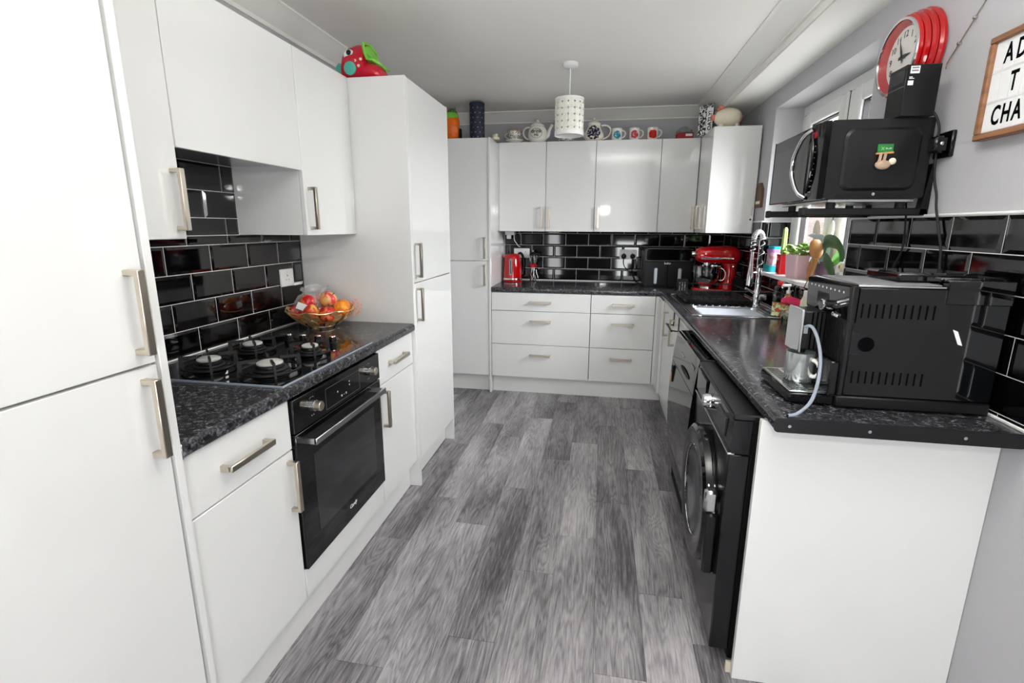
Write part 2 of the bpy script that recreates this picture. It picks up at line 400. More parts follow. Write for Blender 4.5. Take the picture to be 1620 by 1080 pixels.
wr = struct('wall_right', mb, 'paint_grey')
# coving: concave strips round the ceiling, and the boxed beam along the right-hand wall
def cove(x, z, s, k=.083, n=6, sx=1):
    P = [(x, z)]
    for i in range(n+1):
        a = PI/2*i/n; P.append((x+sx*k*(1-sin(a)), z-k*(1-cos(a))))
    return P
mb = MB().prism([(YB+.012, ZC), (YB-.085, ZC), (YB-.085, ZC-.008), (YB-.06, ZC-.016), (YB-.02, ZC-.06), (YB+.004, ZC-.074), (YB+.004, ZC-.083), (YB+.012, ZC-.083)], 'x', -.012, 2.36)
struct('trim_1', mb, 'coving')
mb = MB().prism([(-.012, ZC), (.085, ZC), (.085, ZC-.008), (.06, ZC-.016), (.02, ZC-.06), (-.004, ZC-.074), (-.004, ZC-.092), (-.012, ZC-.092)], 'y', YN, YB)
struct('trim_2', mb, 'coving')
mb = MB().prism([(2.245, ZC), (2.245, ZC-.008), (2.268, ZC-.016), (2.318, ZC-.068), (2.338, ZC-.08), (2.338, ZC-.09), (2.352, ZC-.09), (2.352, ZC)], 'y', YN, YB+.012)
struct('trim_3', mb, 'coving')
mb = MB().box(2.352, XR+.01, YN, YB+.012, 2.236, ZC, .004)
struct('trim_4', mb, 'paint_white')
# ---- wall tiles
tmesh = {}
def tile_mesh(wd, h, n):
    key = (n, round(wd, 3), round(h, 3))
    if key in tmesh: return tmesh[key]
    g = .0012; a, b = wd/2-g, h/2-g; k = min(.011, a*.6, b*.6); V = []
    for (du, dv, dn) in ((0, 0, 0), (0, 0, .0055), (k, k, .0085)):
        for su, sv in ((-1, -1), (1, -1), (1, 1), (-1, 1)): V.append((su*(a-du), sv*(b-dv), dn))
    F = [(8, 9, 10, 11)]
    for l in (0, 4):
        for i in range(4): F.append((l+i, l+(i+1) % 4, l+4+(i+1) % 4, l+4+i))
    R_ = {'L': FX, 'B': FB, 'R': FR, 'V': FB}[n]; M4 = basis((0, 0, 0), *R_)
    me = mesh_of('tile', MB().raw([tuple(M4 @ Vector(v)) for v in V], F), 4); me.materials.append(MATS['tile']); tmesh[key] = me; return me
def tiles(wall, n, zones, z0, pz, u0_, pu, base, holes=()):
    """zones: (u0,u1,z0,z1) rectangles; joints of even rows start at u0_, odd rows are shifted half a tile"""
    for (a, b, c, d) in zones:
        r_ = math.floor((c-z0)/pz+.001)
        while z0+r_*pz < d-.004:
            lo, hi = max(z0+r_*pz, c), min(z0+(r_+1)*pz, d)
            st = u0_+(pu/2 if r_ % 2 else 0); k = math.floor((a-st)/pu)
            while st+k*pu < b-.004:
                p, q = max(st+k*pu, a), min(st+(k+1)*pu, b); k += 1
                if q-p < .008 or hi-lo < .006: continue
                o = bpy.data.objects.new('tile', tile_mesh(q-p, hi-lo, n)); COL.objects.link(o); o.parent = wall
                u, v = (p+q)/2, (lo+hi)/2
                o.location = {'L': (base, u, v), 'B': (u, base, v), 'R': (base, u, v), 'V': (u, base, v)}[n]
            r_ += 1
tiles(wl, 'L', [(.868, 2.284, ZW, 1.3556), (1.262, 1.862, 1.3556, 1.70)], .905, .1036, 1.5875, .206, -.0085)
part('grout', MB().box(-.012, -.0035, .868, 2.284, ZW, 1.70), 'grout', wl)
tiles(wb, 'B', [(.645, XT, ZW, 1.357)], .918, .1045, .894, .2053, YB+.0085)
part('grout', MB().box(.645, XT, YB+.0035, YB+.012, ZW, 1.40), 'grout', wb)
tiles(wr, 'R', [(1.24, RY0, ZW, 1.433), (RY0, RY1, ZW, RZ0-.008), (RY1, 3.684, ZW, 1.433), (3.684, YB, ZW, 1.357)], .925, .1016, 1.484, .2025, XT+.0085)
part('grout', MB().box(XT+.0035, XR, 1.24, RY0-.001, ZW, 1.436).box(XT+.0035, XR, RY0-.001, RY1+.001, ZW, RZ0-.004).box(XT+.0035, XR, RY1+.001, YB, ZW, 1.436), 'grout', wr)
tiles(wr, 'V', [(XT, RX, RZ0+.012, 1.433)], .925, .1016, 2.60, .2, RY1-.0005)
part('grout', MB().box(XT+.001, RX, RY1-.005, RY1, RZ0+.01, 1.436), 'grout', wr)
part('tile_edge_trim', MB().box(XT-.001, XR, 1.24, RY0, 1.434, 1.442, .002).box(XT-.001, XR, RY1, 3.684, 1.434, 1.442, .002).box(XT-.001, XR+.002, RY0-.008, RY0, RZ0, 1.44, .002).box(XT-.001, XR+.002, RY1, RY1+.008, RZ0, 1.44, .002), 'white_plastic', wr)
part('sill_tile_trim', MB().box(XT-.002, XR+.01, RY0, RY1, RZ0-.01, RZ0+.002, .002), 'white_plastic', wr)
# ---- window with sill, two sashes and a fixed light
w1 = struct('window_1', MB().box(RX, RX+.06, RY0, RY0+.05, RZ0+.06, RZ1-.055, .004).box(RX, RX+.06, RY1-.085, RY1, RZ0+.06, RZ1-.055, .004).box(RX, RX+.06, RY0, RY1, RZ0, RZ0+.06, .004).box(RX, RX+.06, RY0, RY1, RZ1-.055, RZ1, .004).box(RX, RX+.06, 2.81, 2.885, RZ0+.06, RZ1-.055, .004), 'upvc', 'white plastic window frame set in the tiled reveal')
part('window_sill', MB().box(XT-.004, RX, RY0, RY1, RZ0, RZ0+.012, .003), 'upvc', w1)
for a, b in ((2.885, RY1-.085), (RY0+.05, 2.81)):
    f = .075
    sh = part('sash', MB().box(RX-.015, RX+.045, a, a+f, RZ0+.06, RZ1-.055, .006).box(RX-.015, RX+.045, b-f, b, RZ0+.06, RZ1-.055, .006).box(RX-.015, RX+.045, a+f, b-f, RZ0+.06, RZ0+.06+f, .006).box(RX-.015, RX+.045, a+f, b-f, RZ1-.055-f, RZ1-.055, .006), 'upvc', w1)
    part('gasket', MB().box(RX-.002, RX+.003, a-.003, a, RZ0+.06, RZ1-.055).box(RX-.002, RX+.003, b, b+.003, RZ0+.06, RZ1-.055).box(RX-.002, RX+.003, a, b, RZ1-.055, RZ1-.052).box(RX, RX+.03, a+f-.002, a+f+.006, RZ0+.06+f, RZ1-.055-f).box(RX, RX+.03, b-f-.006, b-f+.002, RZ0+.06+f, RZ1-.055-f).box(RX, RX+.03, a+f, b-f, RZ1-.055-f-.006, RZ1-.055-f+.002), 'gasket', sh)
    part('pane', MB().box(RX+.012, RX+.016, a+f, b-f, RZ0+.06+f, RZ1-.055-f), 'pane', sh)
# reveal lining is painted plaster, part of the wall; garden wall beyond the glass
struct('wall_rear', MB().box(-.12, X2, YN-.1, YN, 0, ZC), 'paint_grey')
gw = struct('wall_garden', MB().box(4.9, 5.05, -1, 16, -.1, 1.72), 'grout')
bm_ = mesh_of('brick', MB().box(-.004, .004, -.104, .104, -.031, .031, .003)); bm_.materials.append(MATS['brick_pale'])
for r_ in range(14):
    for k in range(18):
        o = bpy.data.objects.new('brick', bm_); COL.objects.link(o); o.parent = gw; o.location = (4.898, 7.2+k*.215+(r_ % 2)*.1075, .72+r_*.07)
struct('ground_outside', MB().box(2.9, 14, -3, 16, -.2, -.1), 'grout')

# ------------------------------------------------------------ cabinets
def handle(parent, p, axis, n, L=.172):
    """bar handle on face point p; axis along which the bar runs; n=(axis index, sign) outward"""
    ni, ns = n; wi = 3-axis-ni; mb = MB()
    def bx(a0, a1, n0, n1, w_, b):
        lo = [0]*3; hi = [0]*3
        lo[axis], hi[axis] = p[axis]+a0, p[axis]+a1
        lo[ni], hi[ni] = sorted((p[ni]+ns*n0, p[ni]+ns*n1))
        lo[wi], hi[wi] = p[wi]-w_, p[wi]+w_
        mb.box(lo[0], hi[0], lo[1], hi[1], lo[2], hi[2], b)
    bx(-L/2, L/2, .024, .036, .0085, .0015)
    bx(-L/2, -L/2+.012, -.001, .03, .0075, .0015); bx(L/2-.012, L/2, -.001, .03, .0075, .0015)
    return part('handle', mb, 'nickel', parent, 'brushed nickel bar handle')
def front(kind, parent, x0, x1, y0, y1, z0, z1, h=None):
    d = part(kind, MB().box(x0, x1, y0, y1, z0, z1, .0018), 'cabinet', parent)
    if h: handle(d, *h)
    return d
G = .0018
XD = .583
# near tall larder unit on the left
t = T('tall_cabinet', 'nearest white gloss tall cabinet at the left edge, two doors', 'cabinet', (.3, .54, 0))
part('carcass', MB().box(0, .582, .245, .845, .15, 2.072), 'carcass', t)
front('door', t, .584, .603, .247, .838, 1.1125, 2.07, ((.603, .803, 1.224), 2, (0, 1)))
front('door', t, .584, .603, .247, .838, .15, 1.1075, ((.603, .803, 1.0), 2, (0, 1)))
part('side_panel', MB().box(0, .603, .847, .866, 0, 2.072, .0015), 'cabinet', t)
part('plinth', MB().box(.522, .54, .245, .846, 0, .148), 'cabinet', t)
# base units of the left run
def base_left(y0, y1, label, hy_door):
    t = T('base_cabinet', label, 'cabinet', (.3, (y0+y1)/2, 0))
    part('carcass', MB().box(0, .562, y0+.001, y1-.001, .15, .868), 'carcass', t)
    front('drawer', t, .564, XD, y0+G, y1-G, .7045, .866, ((XD, (y0+y1)/2, .786), 1, (0, 1)))
    front('door', t, .564, XD, y0+G, y1-G, .152, .7005, ((XD, hy_door, .59), 2, (0, 1)))
    return t
base_left(.868, 1.272, 'white base cabinet between the nearest tall unit and the oven', 1.243)
base_left(1.878, 2.281, 'white base cabinet between the oven and the far tall unit', 1.915)
t = T('oven_housing', 'white housing unit with plain panel under the black oven', 'cabinet', (.3, 1.575, 0))
part('carcass', MB().box(0, .03, 1.274, 1.876, .15, .868).box(.03, .562, 1.274, 1.29, .15, .868).box(.03, .562, 1.86, 1.876, .15, .868).box(.03, .562, 1.29, 1.86, .15, .168), 'carcass', t)
part('panel', MB().box(.564, XD, 1.274+G, 1.876-G, .152, .259, .0018), 'cabinet', t)
one('plinth', MB().box(.522, .54, .868, 2.281, 0, .149, .001), 'cabinet', 'low white plinth board under the oven and base units', 'plinth', (.53, 1.57, 0))
# far tall unit on the left
t = T('tall_cabinet', 'tall white cabinet beyond the fruit bowl, fish toy on top', 'cabinet', (.3, 2.6, 0))
part('carcass', MB().box(0, .58, 2.301, 2.889, .15, 2.07), 'carcass', t)
front('door', t, .582, .601, 2.302, 2.888, 1.1155, 2.07, ((.601, 2.327, 1.227), 2, (0, 1)))
front('door', t, .582, .601, 2.302, 2.888, .15, 1.1105, ((.601, 2.327, 1.002), 2, (0, 1)))
for y in (2.2825, 2.8895): part('side_panel', MB().box(0, .6, y, y+.018, 0, 2.074, .0015), 'cabinet', t)
part('plinth', MB().box(.522, .54, 2.301, 2.889, 0, .148), 'cabinet', t)
# wall cabinets of the left run
for y0, y1, hy, lb in ((.868, 1.262, 1.236, 'white wall cabinet above the worktop beside the nearest tall unit'), (1.862, 2.281, 1.897, 'white wall cabinet directly above the fruit bowl')):
    t = T('wall_cabinet', lb, 'cabinet', (.15, (y0+y1)/2, 1.356), group='wall cabinets on the left wall')
    part('carcass', MB().box(-.003, .296, y0+.001, y1-.001, 1.3565, 2.073, .001), 'cabinet', t)
    front('door', t, .298, .316, y0+G, y1-G, 1.3556, 2.075, ((.316, hy, 1.466), 2, (0, 1)))
t = T('extractor_cabinet', 'short white wall cabinet housing the extractor above the hob', 'cabinet', (.15, 1.562, 1.613))
part('carcass', MB().box(-.003, .296, 1.263, 1.861, 1.64, 2.073, .001), 'carcass', t)
part('extractor_grille', MB().box(.02, .28, 1.29, 1.83, 1.628, 1.641, .002), 'steel', t)
front('door', t, .298, .316, 1.262+G, 1.862-G, 1.613, 2.075)
# back wall: tall unit
t = T('tall_cabinet', 'tall white cabinet on the back wall left of the kettle', 'cabinet', (.33, 4.15, 0))
part('carcass', MB().box(.03, .622, 3.88, YB, .15, 2.066), 'carcass', t)
front('door', t, .03, .621, 3.859, 3.878, 1.1215, 2.068, ((.592, 3.859, 1.226), 2, (1, -1)))
front('door', t, .03, .621, 3.859, 3.878, .15, 1.1175, ((.592, 3.859, 1.006), 2, (1, -1)))
part('side_panel', MB().box(.6235, .641, 3.852, YB, 0, 2.07, .0015), 'cabinet', t)
part('plinth', MB().box(.03, .622, 3.91, 3.928, 0, .148), 'cabinet', t)
# back wall: drawer units
for x0, x1, lb in ((.643, 1.457, 'wide white three-drawer unit under the kettle'), (1.459, 1.959, 'narrower white three-drawer unit left of the corner')):
    t = T('drawer_unit', lb, 'drawers', ((x0+x1)/2, 4.15, 0), group='drawer units on the back wall')
    part('carcass', MB().box(x0+.001, x1-.001, 3.879, YB, .15, .868), 'carcass', t)
    xc = (x0+x1)/2+.004
    for z0, z1, zh in ((.7185, .866, .793), (.435, .7145, .6345), (.15, .431, .348)):
        front('drawer', t, x0+G, x1-G, 3.858, 3.877, z0, z1, ((xc, 3.858, zh), 0, (1, -1)))
one('corner_post', MB().box(1.961, 2.0, 3.858, 3.877, .15, .868, .0015).box(1.981, 2.0, 3.64, 3.857, .15, .868, .0015), 'cabinet', 'narrow white filler post in the base corner', 'filler panel', (1.98, 3.86, .15))
one('plinth', MB().box(.643, 2.045, 3.912, 3.93, 0, .149, .001), 'cabinet', 'low white plinth board under the three-drawer units', 'plinth', (1.34, 3.92, 0))
# back wall cabinets
for i, (x0, x1, hx, lb) in enumerate(((.654, 1.05, 1.02, 'leftmost white back-wall cabinet, above the kettle'), (1.05, 1.4525, 1.083, 'second white back-wall cabinet from the left, behind the pendant lamp'),
                     (1.4525, 1.958, 1.485, 'widest white back-wall cabinet, below the three mugs'), (1.958, 2.246, 2.222, 'rightmost white back-wall cabinet, above the air fryer'))):
    t = T('wall_cabinet', lb, 'cabinet', ((x0+x1)/2, 4.28, 1.357), group='wall cabinets on the back wall')
    part('carcass', MB().box(x0+.0005, x1-.0005, 4.135, YB+.008, 1.358, 2.068, .001), 'cabinet', t)
    front('door', t, x0+G, x1-G, 4.115, 4.133, 1.357, 2.07, ((hx, 4.115, 1.471), 2, (1, -1)))
one('filler_panel', MB().box(.642, .653, 4.12, YB, 1.357, 2.068), 'cabinet', 'thin white filler strip beside the leftmost back-wall cabinet', 'filler panel', (.648, 4.28, 1.357))
t = T('wall_cabinet', 'white corner wall cabinet above the stand mixer, pig money box on top', 'cabinet', (2.41, 3.9, 1.357), group='wall cabinets on the back wall')
part('carcass', MB().box(2.268, XT, 3.702, YB+.008, 1.358, 2.068, .001), 'cabinet', t)
part('end_panel', MB().box(2.248, XT, 3.682, 3.7, 1.357, 2.07, .0015), 'cabinet', t)
front('door', t, 2.248, 2.266, 3.702, 4.112, 1.357, 2.07, ((2.248, 3.93, 1.471), 2, (0, -1)))
# sink base on the right run
t = T('sink_cabinet', 'white two-door base cabinet under the sink', 'cabinet', (2.28, 3.14, 0))
part('carcass', MB().box(2.02, XT, 2.645, 3.64, .15, .70).box(2.02, 2.03, 2.645, 3.64, .70, .868), 'carcass', t)
front('door', t, 2.0, 2.018, 2.645, 3.142, .152, .866, ((2.0, 3.11, .74), 2, (0, -1)))
front('door', t, 2.0, 2.018, 3.145, 3.638, .152, .866, ((2.0, 3.41, .74), 2, (0, -1)))
one('plinth', MB().box(2.046, 2.064, 2.66, 3.911, 0, .149, .001), 'cabinet', 'low white plinth board under the sink cabinet', 'plinth', (2.055, 3.28, 0))
t = T('end_panel', 'large white end panel closing the worktop run beside the washing machine', 'panel', (2.28, 1.368, 0))
part('board', MB().box(1.983, 2.569, 1.359, 1.377, 0, .871, .0012), 'cabinet', t)
part('foot_batten', MB().box(1.968, 1.99, 1.377, 1.388, 0, .04, .002), 'beige_foot', t)

# ------------------------------------------------------------ worktops
def nose(front_, back, sgn):
    """cross-section of a post-formed worktop, front edge rounded over"""
    P = [(back, .872), (back, ZW)]
    for i in range(6): a = PI/2*i/5; P.append((front_-sgn*.014+sgn*.014*sin(a), ZW-.014+.014*cos(a)))
    for i in range(4): a = PI/2*i/3; P.append((front_-sgn*.009+sgn*.009*cos(a), .872+.009-.009*sin(a)))
    return P
t = T('worktop', 'black speckled laminate worktop of the left run, holding the hob', 'worktop', (.3, 1.575, .872))
part('slab', MB().prism(nose(.6, -.003, 1), 'y', .8685, 2.2815), 'worktop', t)
part('end_strip', MB().box(.585, .601, .868, .8705, .872, .909, .001), 'steel', t)
t = T('worktop', 'black speckled laminate worktop of the back run, under the air fryer', 'worktop', (1.6, 4.15, .872))
part('slab', MB().prism(nose(3.851, YB+.003, -1), 'x', .6425, 1.992).box(1.992, XT+.003, 3.852, YB+.003, .872, ZW), 'worktop', t)
t = T('worktop', 'black speckled laminate worktop of the right run, with the sink', 'worktop', (2.28, 2.56, .872))
SX0, SX1, SY0, SY1 = 2.09, 2.485, 2.83, 3.15
part('slab', MB().prism(nose(1.990, 2.09, -1), 'y', 1.283, 3.8515).box(2.09, XT+.003, 1.283, SY0, .872, ZW).box(2.09, XT+.003, SY1, 3.8515, .872, ZW).box(SX1, XT+.003, SY0, SY1, .872, ZW), 'worktop', t)
es = part('end_strip', MB().rprism(1.987, XT+.004, .8715, .9105, .012, 'y', 1.280, 1.2832, 4), 'black_satin', t, 'black metal end strip with three screws')
for x in (2.025, 2.214, 2.428): part('screw', MB().cyl((x, 1.2792, .890), .0042, .0012, 'y', 12), 'steel', es)
# sealant line along the back edges
for nm, b_, ow in (('sealant', MB().box(-.001, .004, .868, 2.282, ZW, .916, .0015), wl), ('sealant', MB().box(.643, XT, YB-.004, YB+.001, ZW, .917, .0015), wb), ('sealant', MB().box(XT-.004, XT+.001, 1.285, YB, ZW, .918, .0015), wr)):
    part(nm, b_, 'white_plastic', ow)

# ------------------------------------------------------------ hob
HX0, HX1, HY0, HY1 = .072, .581, 1.257, 1.849
t = T('gas_hob', 'black glass gas hob with four burners set in the left worktop', 'hob', (.327, 1.553, ZW))
part('glass_top', MB().rprism(HX0, HX1, HY0, HY1, .006, 'z', ZW, ZW+.008, 3), 'black_gloss', t)
part('edge_trim', MB().box(HX0, HX1, HY0-.003, HY0, ZW, ZW+.007, .001).box(HX1, HX1+.003, HY0-.003, HY1, ZW, ZW+.007, .001), 'grey_hose', t)
for x, y, s in ((.225, 1.375, 1.0), (.215, 1.60, .95), (.455, 1.375, 1.12), (.45, 1.61, .82)):
    z = ZW+.008
    b = part('burner', MB().lathe([(.052*s, z), (.056*s, z+.004), (.054*s, z+.008), (.047*s, z+.010), (.049*s, z+.014), (.046*s, z+.018), (.04*s, z+.02)], (x, y, 0), 32), 'cast_iron', t)
    part('burner_crown', MB().lathe([(.036*s, z+.018), (.04*s, z+.022), (.039*s, z+.028), (.036*s, z+.03)], (x, y, 0), 32), 'black_satin', b)
    part('burner_cap', MB().lathe([(.033*s, z+.029), (.036*s, z+.032), (.036*s, z+.037), (.03*s, z+.040), (.012*s, z+.041)], (x, y, 0), 32), 'burner_cap', b, 'speckled grey burner cap')
    mb = MB()
    for k in range(4):
        a = PI/4+k*PI/2; c, sn = cos(a), sin(a); R0, R1, ht = .082*s, .03*s, z+.052
        def fin(r_, zz, o=.0035): return [(x+c*r_-sn*o, y+sn*r_+c*o, zz), (x+c*r_+sn*o, y+sn*r_-c*o, zz)]
        q = fin(R0+.006, z)+fin(R0-.010, z)+fin(R0-.010, ht-.010)+fin(R1, ht-.008)+fin(R1, ht)+fin(R0+.002, ht)
        n = len(q); V = [q[i] for i in range(0, n, 2)]+[q[i] for i in range(1, n, 2)]; m_ = n//2
        mb.raw(V, [tuple(range(m_)), tuple(range(m_, n))[::-1]]+[(i, (i+1) % m_, m_+(i+1) % m_, m_+i) for i in range(m_)])
    mb.tube([(x+.08*s*cos(a), y+.08*s*sin(a), z+.012) for a in [2*PI*i/28 for i in range(28)]], .004, 6, True)
    part('pan_support', mb, 'cast_iron', b)
for x in (.235, .302, .37, .437):
    k = part('knob', MB().lathe([(.019, ZW+.008), (.019, ZW+.012), (.0155, ZW+.015), (.014, ZW+.034), (.0135, ZW+.036)], (x, 1.79, 0), 20), 'black_satin', t)
    part('knob_cap', MB().lathe([(.0135, ZW+.036), (.0128, ZW+.0385), (.006, ZW+.039)], (x, 1.79, 0), 20), 'chrome', k)
# ------------------------------------------------------------ built-in oven
XO = .595; O0, O1 = 1.277, 1.873
t = T('built_in_oven', 'black glass built-in oven with steel bar handle and two knobs', 'oven', (.3, 1.575, .262))
part('body', MB().box(.04, .566, 1.294, 1.856, .266, .858), 'black_matt', t)
fa = part('control_panel', MB().box(.566, XO, O0, O1, .750, .862, .0015), 'black_gloss', t)
dr = part('door', MB().box(.566, XO, O0, O1, .262, .745, .002), 'black_gloss', t)
part('door_window', MB().box(XO, XO+.0006, 1.36, 1.80, .355, .645), 'dark_glass', dr)
part('handle', MB().box(XO+.035, XO+.046, 1.315, 1.835, .700, .722, .002).box(XO-.001, XO+.045, 1.315, 1.327, .701, .721, .0015).box(XO-.001, XO+.045, 1.823, 1.835, .701, .721, .0015), 'steel', dr, 'brushed steel bar handle')
part('lettering', text('Candy', .021, basis((XO+.0006, 1.585, .318), *FX), .0004, 1, .35), 'print_white', dr)
for y in (1.375, 1.775):
    k = part('knob', MB().lathe([(.019, XO), (.019, XO+.014), (.0165, XO+.015)], (0, y, .812), 24, 'x'), 'steel', fa)
    part('knob_face', MB().lathe([(.0165, XO+.013), (.0165, XO+.034), (.0145, XO+.036)], (0, y, .812), 24, 'x'), 'nickel', k)
    part('symbols', MB().add(text('. -  - .', .012, basis((XO+.0004, y, .842), *FX), .0003)).add(text('•  •', .012, basis((XO+.0004, y, .778), *FX), .0003)), 'print_white', k)
l = .0007
part('display_outline', MB().box(XO, XO+.0005, 1.457, 1.697, .763, .763+l).box(XO, XO+.0005, 1.457, 1.697, .838, .838+l).box(XO, XO+.0005, 1.457, 1.457+l, .763, .838).box(XO, XO+.0005, 1.697, 1.697+l, .763, .8385), 'print_grey', fa)
part('symbols', MB().add(text('o  -  o', .016, basis((XO+.0004, 1.577, .782), *FX), .0003)).add(text('o', .012, basis((XO+.0004, 1.535, .805), *FX), .0003)).add(text('o', .012, basis((XO+.0004, 1.62, .805), *FX), .0003)).add(text('o', .012, basis((XO+.0004, 1.62, .818), *FX), .0003)), 'print_white', fa)

# ------------------------------------------------------------ sockets
def socket(w, name, label, c, fr, width, holes):
    o, r_, u, n_ = c, *fr
    B_ = basis(o, r_, u, n_)
    t = T(name, label, 'socket', c, local=True)
    R3 = basis((0, 0, 0), r_, u, n_)
    def L_(mb): return MB().add(mb, R3)
    part('plate', L_(MB().box(-width/2, width/2, -.0425, .0425, -.002, .009, .003)), 'white_plastic', t)
    for hx in holes:
        part('pin_hole', L_(MB().box(hx-.003, hx+.003, .006, .014, .009, .0095).box(hx-.014, hx-.007, -.012, -.008, .009, .0095).box(hx+.007, hx+.014, -.012, -.008, .009, .0095)), 'print_grey', t)
        part('switch', L_(MB().box(hx-.005, hx+.005, .018, .032, .009, .012, .001)), 'white_plastic', t)
    return t
socket(wl, 'wall_socket', 'white single socket on the black tiles above the fruit bowl', (.001, 2.139, 1.146), FX, .098, (0,))
socket(wb, 'wall_socket', 'white double socket behind the red kettle', (.80, YB-.001, 1.158), FB, .146, (-.035, .035))
socket(wb, 'wall_socket', 'white double socket with two black plugs left of the air fryer', (1.76, YB-.001, 1.158), FB, .150, (-.035, .035))
for x, lb, pts in ((1.722, 'left-hand black plug in the double socket by the air fryer', [(1.722, 4.415, 1.12), (1.725, 4.41, 1.07), (1.75, 4.41, 1.03), (1.80, 4.40, .99), (1.84, 4.38, .925), (1.86, 4.36, .915)]),
                   (1.80, 'right-hand black plug in the double socket by the air fryer', [(1.80, 4.415, 1.12), (1.80, 4.412, 1.06), (1.805, 4.41, .99), (1.83, 4.40, .925), (1.86, 4.40, .915)])):
    t = T('plug', lb, 'plug', (x, 4.42, 1.12), group='plugs by the air fryer')
    part('body', MB().lathe([(.021, YB-.011), (.023, YB-.02), (.02, YB-.034), (.012, YB-.038)], (x, 0, 1.143), 18, 'y'), 'black_plastic', t)
    part('cable', MB().tube(spline(pts, 5), .0035, 6), 'rubber', t)

# ------------------------------------------------------------ fruit bowl
BX, BY = .197, 2.106
t = T('fruit_bowl', 'gold metal fruit bowl of cut-out flowers on the left worktop', 'bowl', (BX, BY, ZW))
BH, BR = .088, .165
def bowl_r(s_): return .055+(BR-.055)*math.sqrt(max(s_, 0))*.62+(BR-.055)*s_*.38     # radius at relative height s
def bp(a, s_, off=0): r_ = bowl_r(s_)+off; return (BX+r_*cos(a), BY+r_*sin(a), ZW+.012+BH*s_)
part('foot_ring', MB().tube([(BX+.055*cos(a), BY+.055*sin(a), ZW+.012) for a in [2*PI*i/24 for i in range(24)]], .003, 6, True), 'gold_wire', t)
for k in range(4): a = k*PI/2+.4; part('foot', MB().ell((BX+.055*cos(a), BY+.055*sin(a), ZW+.006), .006, 8, 6), 'smoked', t)
part('rim_wire', MB().tube([bp(2*PI*i/40, .93+.05*sin(8*2*PI*i/40)) for i in range(40)], .0025, 6, True), 'gold_wire', t)
for k in range(8):
    ac = 2*PI*k/8+.15; sc_ = .5
    for j in range(5):
        th = PI/2+2*PI*j/5; du, ds = cos(th)*.21, sin(th)*.25
        ring0 = []; ring1 = []; edge = []
        for i in range(14):
            q = 2*PI*i/14; eu, ev = .225*cos(q), .145*sin(q)
            uu_ = du+eu*cos(th)-ev*sin(th); vv = ds+(eu*sin(th)+ev*cos(th))*1.15
            s_ = min(max(sc_+vv, .0), 1.04); ring0.append(bp(ac+uu_*.8, s_, 0)); ring1.append(bp(ac+uu_*.8, s_, .002))
        p_ = part('petal', MB().rings([ring0, ring1]), 'gold', t)
        part('petal_rim', MB().tube(ring1, .0016, 4, True), 'gold_wire', p_)
def apple(name, label, cat, mat, c, r_, tilt=0, stem=True, grp='fruit piled in the gold bowl'):
    t = T(name, label, cat, c, local=True, group=grp); t.rotation_euler = (tilt, tilt*.7, tilt*2)
    prof = [(.003, -.80), (.35, -.90), (.62, -.80), (.88, -.45), (1.0, .05), (.95, .45), (.72, .80), (.42, .92), (.16, .86), (.02, .72)]
    if cat == 'orange': prof = [(.02, -.97), (.4, -.9), (.72, -.68), (.95, -.3), (1, .05), (.92, .38), (.7, .7), (.4, .9), (.06, .95)]
    part('flesh', MB().lathe([(a*r_, z*r_) for a, z in prof], (0, 0, 0), 18), mat, t, sharp=80)
    if stem: part('stem', MB().tube([(0, 0, .7*r_), (.002, 0, .95*r_), (.006, .003, 1.15*r_)], .0018, 5), 'brown_wood', t)
z0 = ZW+.012
for nm, lb, cat, mt, c, r_, ti in (
    ('apple', 'dark red apple at the left end of the fruit bowl', 'apple', 'apple_red', (.10, 2.06, z0+.066), .037, .3),
    ('apple', 'red and orange apple behind the white bag label', 'apple', 'apple_red', (.158, 2.06, z0+.115), .038, -.5),
    ('apple', 'yellow streaked apple in the middle of the bowl', 'apple', 'apple_yellow', (.205, 2.012, z0+.078), .037, .8),
    ('apple', 'bright red apple at the front of the bowl', 'apple', 'apple_red', (.278, 2.025, z0+.07), .038, -.2),
    ('apple', 'pink apple topmost on the pile of fruit', 'apple', 'apple_pink', (.235, 2.11, z0+.125), .039, .6),
    ('apple', 'pink apple behind the topmost one in the bowl', 'apple', 'apple_pink', (.172, 2.15, z0+.112), .036, .1),
    ('orange', 'orange at the right end of the bowl under netting', 'orange', 'orange_peel', (.30, 2.11, z0+.083), .038, .4),
    ('orange', 'orange tucked low behind the netting in the bowl', 'orange', 'orange_peel', (.262, 2.19, z0+.08), .037, 1.2),
    ('apple', 'yellow-green apple at the back of the fruit pile', 'apple', 'apple_yellow', (.105, 2.165, z0+.078), .037, 1.4),
    ('apple', 'red apple lowest in the middle of the fruit pile', 'apple', 'apple_red', (.185, 2.09, z0+.036), .036, 0.2)):
    apple(nm, lb, cat, mt, c, r_, ti, cat == 'apple')
# crumpled clear bag over the apples
rnd = random.Random(3); mb = MB(); R = []
nu, nv = 22, 9
for j in range(nv):
    f = j/(nv-1); ring = []
    for i in range(nu):
        a = 2*PI*i/nu; rad = (.085*(1-f)+.030*f if j < 6 else .03+.03*(j-5)/3)*(1+.28*(rnd.random()-.5)*1.6)
        ring.append((.135+.03*f+rad*cos(a), 2.11+rad*sin(a)*1.15, z0+.075+.112*f+.012*(rnd.random()-.5)))
    R.append(ring)
mb.rings(R, False, False)
t = T('fruit_bag', 'crumpled clear plastic fruit bag with a white tag over the apples', 'plastic bag', (.135, 2.11, z0+.08))
M('bag_film', (238, 240, 242), .12, alpha=.28)
part('film', mb, 'bag_film', t, sharp=10)
part('tag', MB().add(MB().box(-.026, .026, -.016, .016, -.0006, .0006, .0004), basis((.165, 2.005, z0+.105), (.86, .2, -.35), (.3, .3, .9), (.4, -.9, .1))), 'white_paper', t)
mb = MB(); cx, cy, cz = .335, 2.10, z0+.09
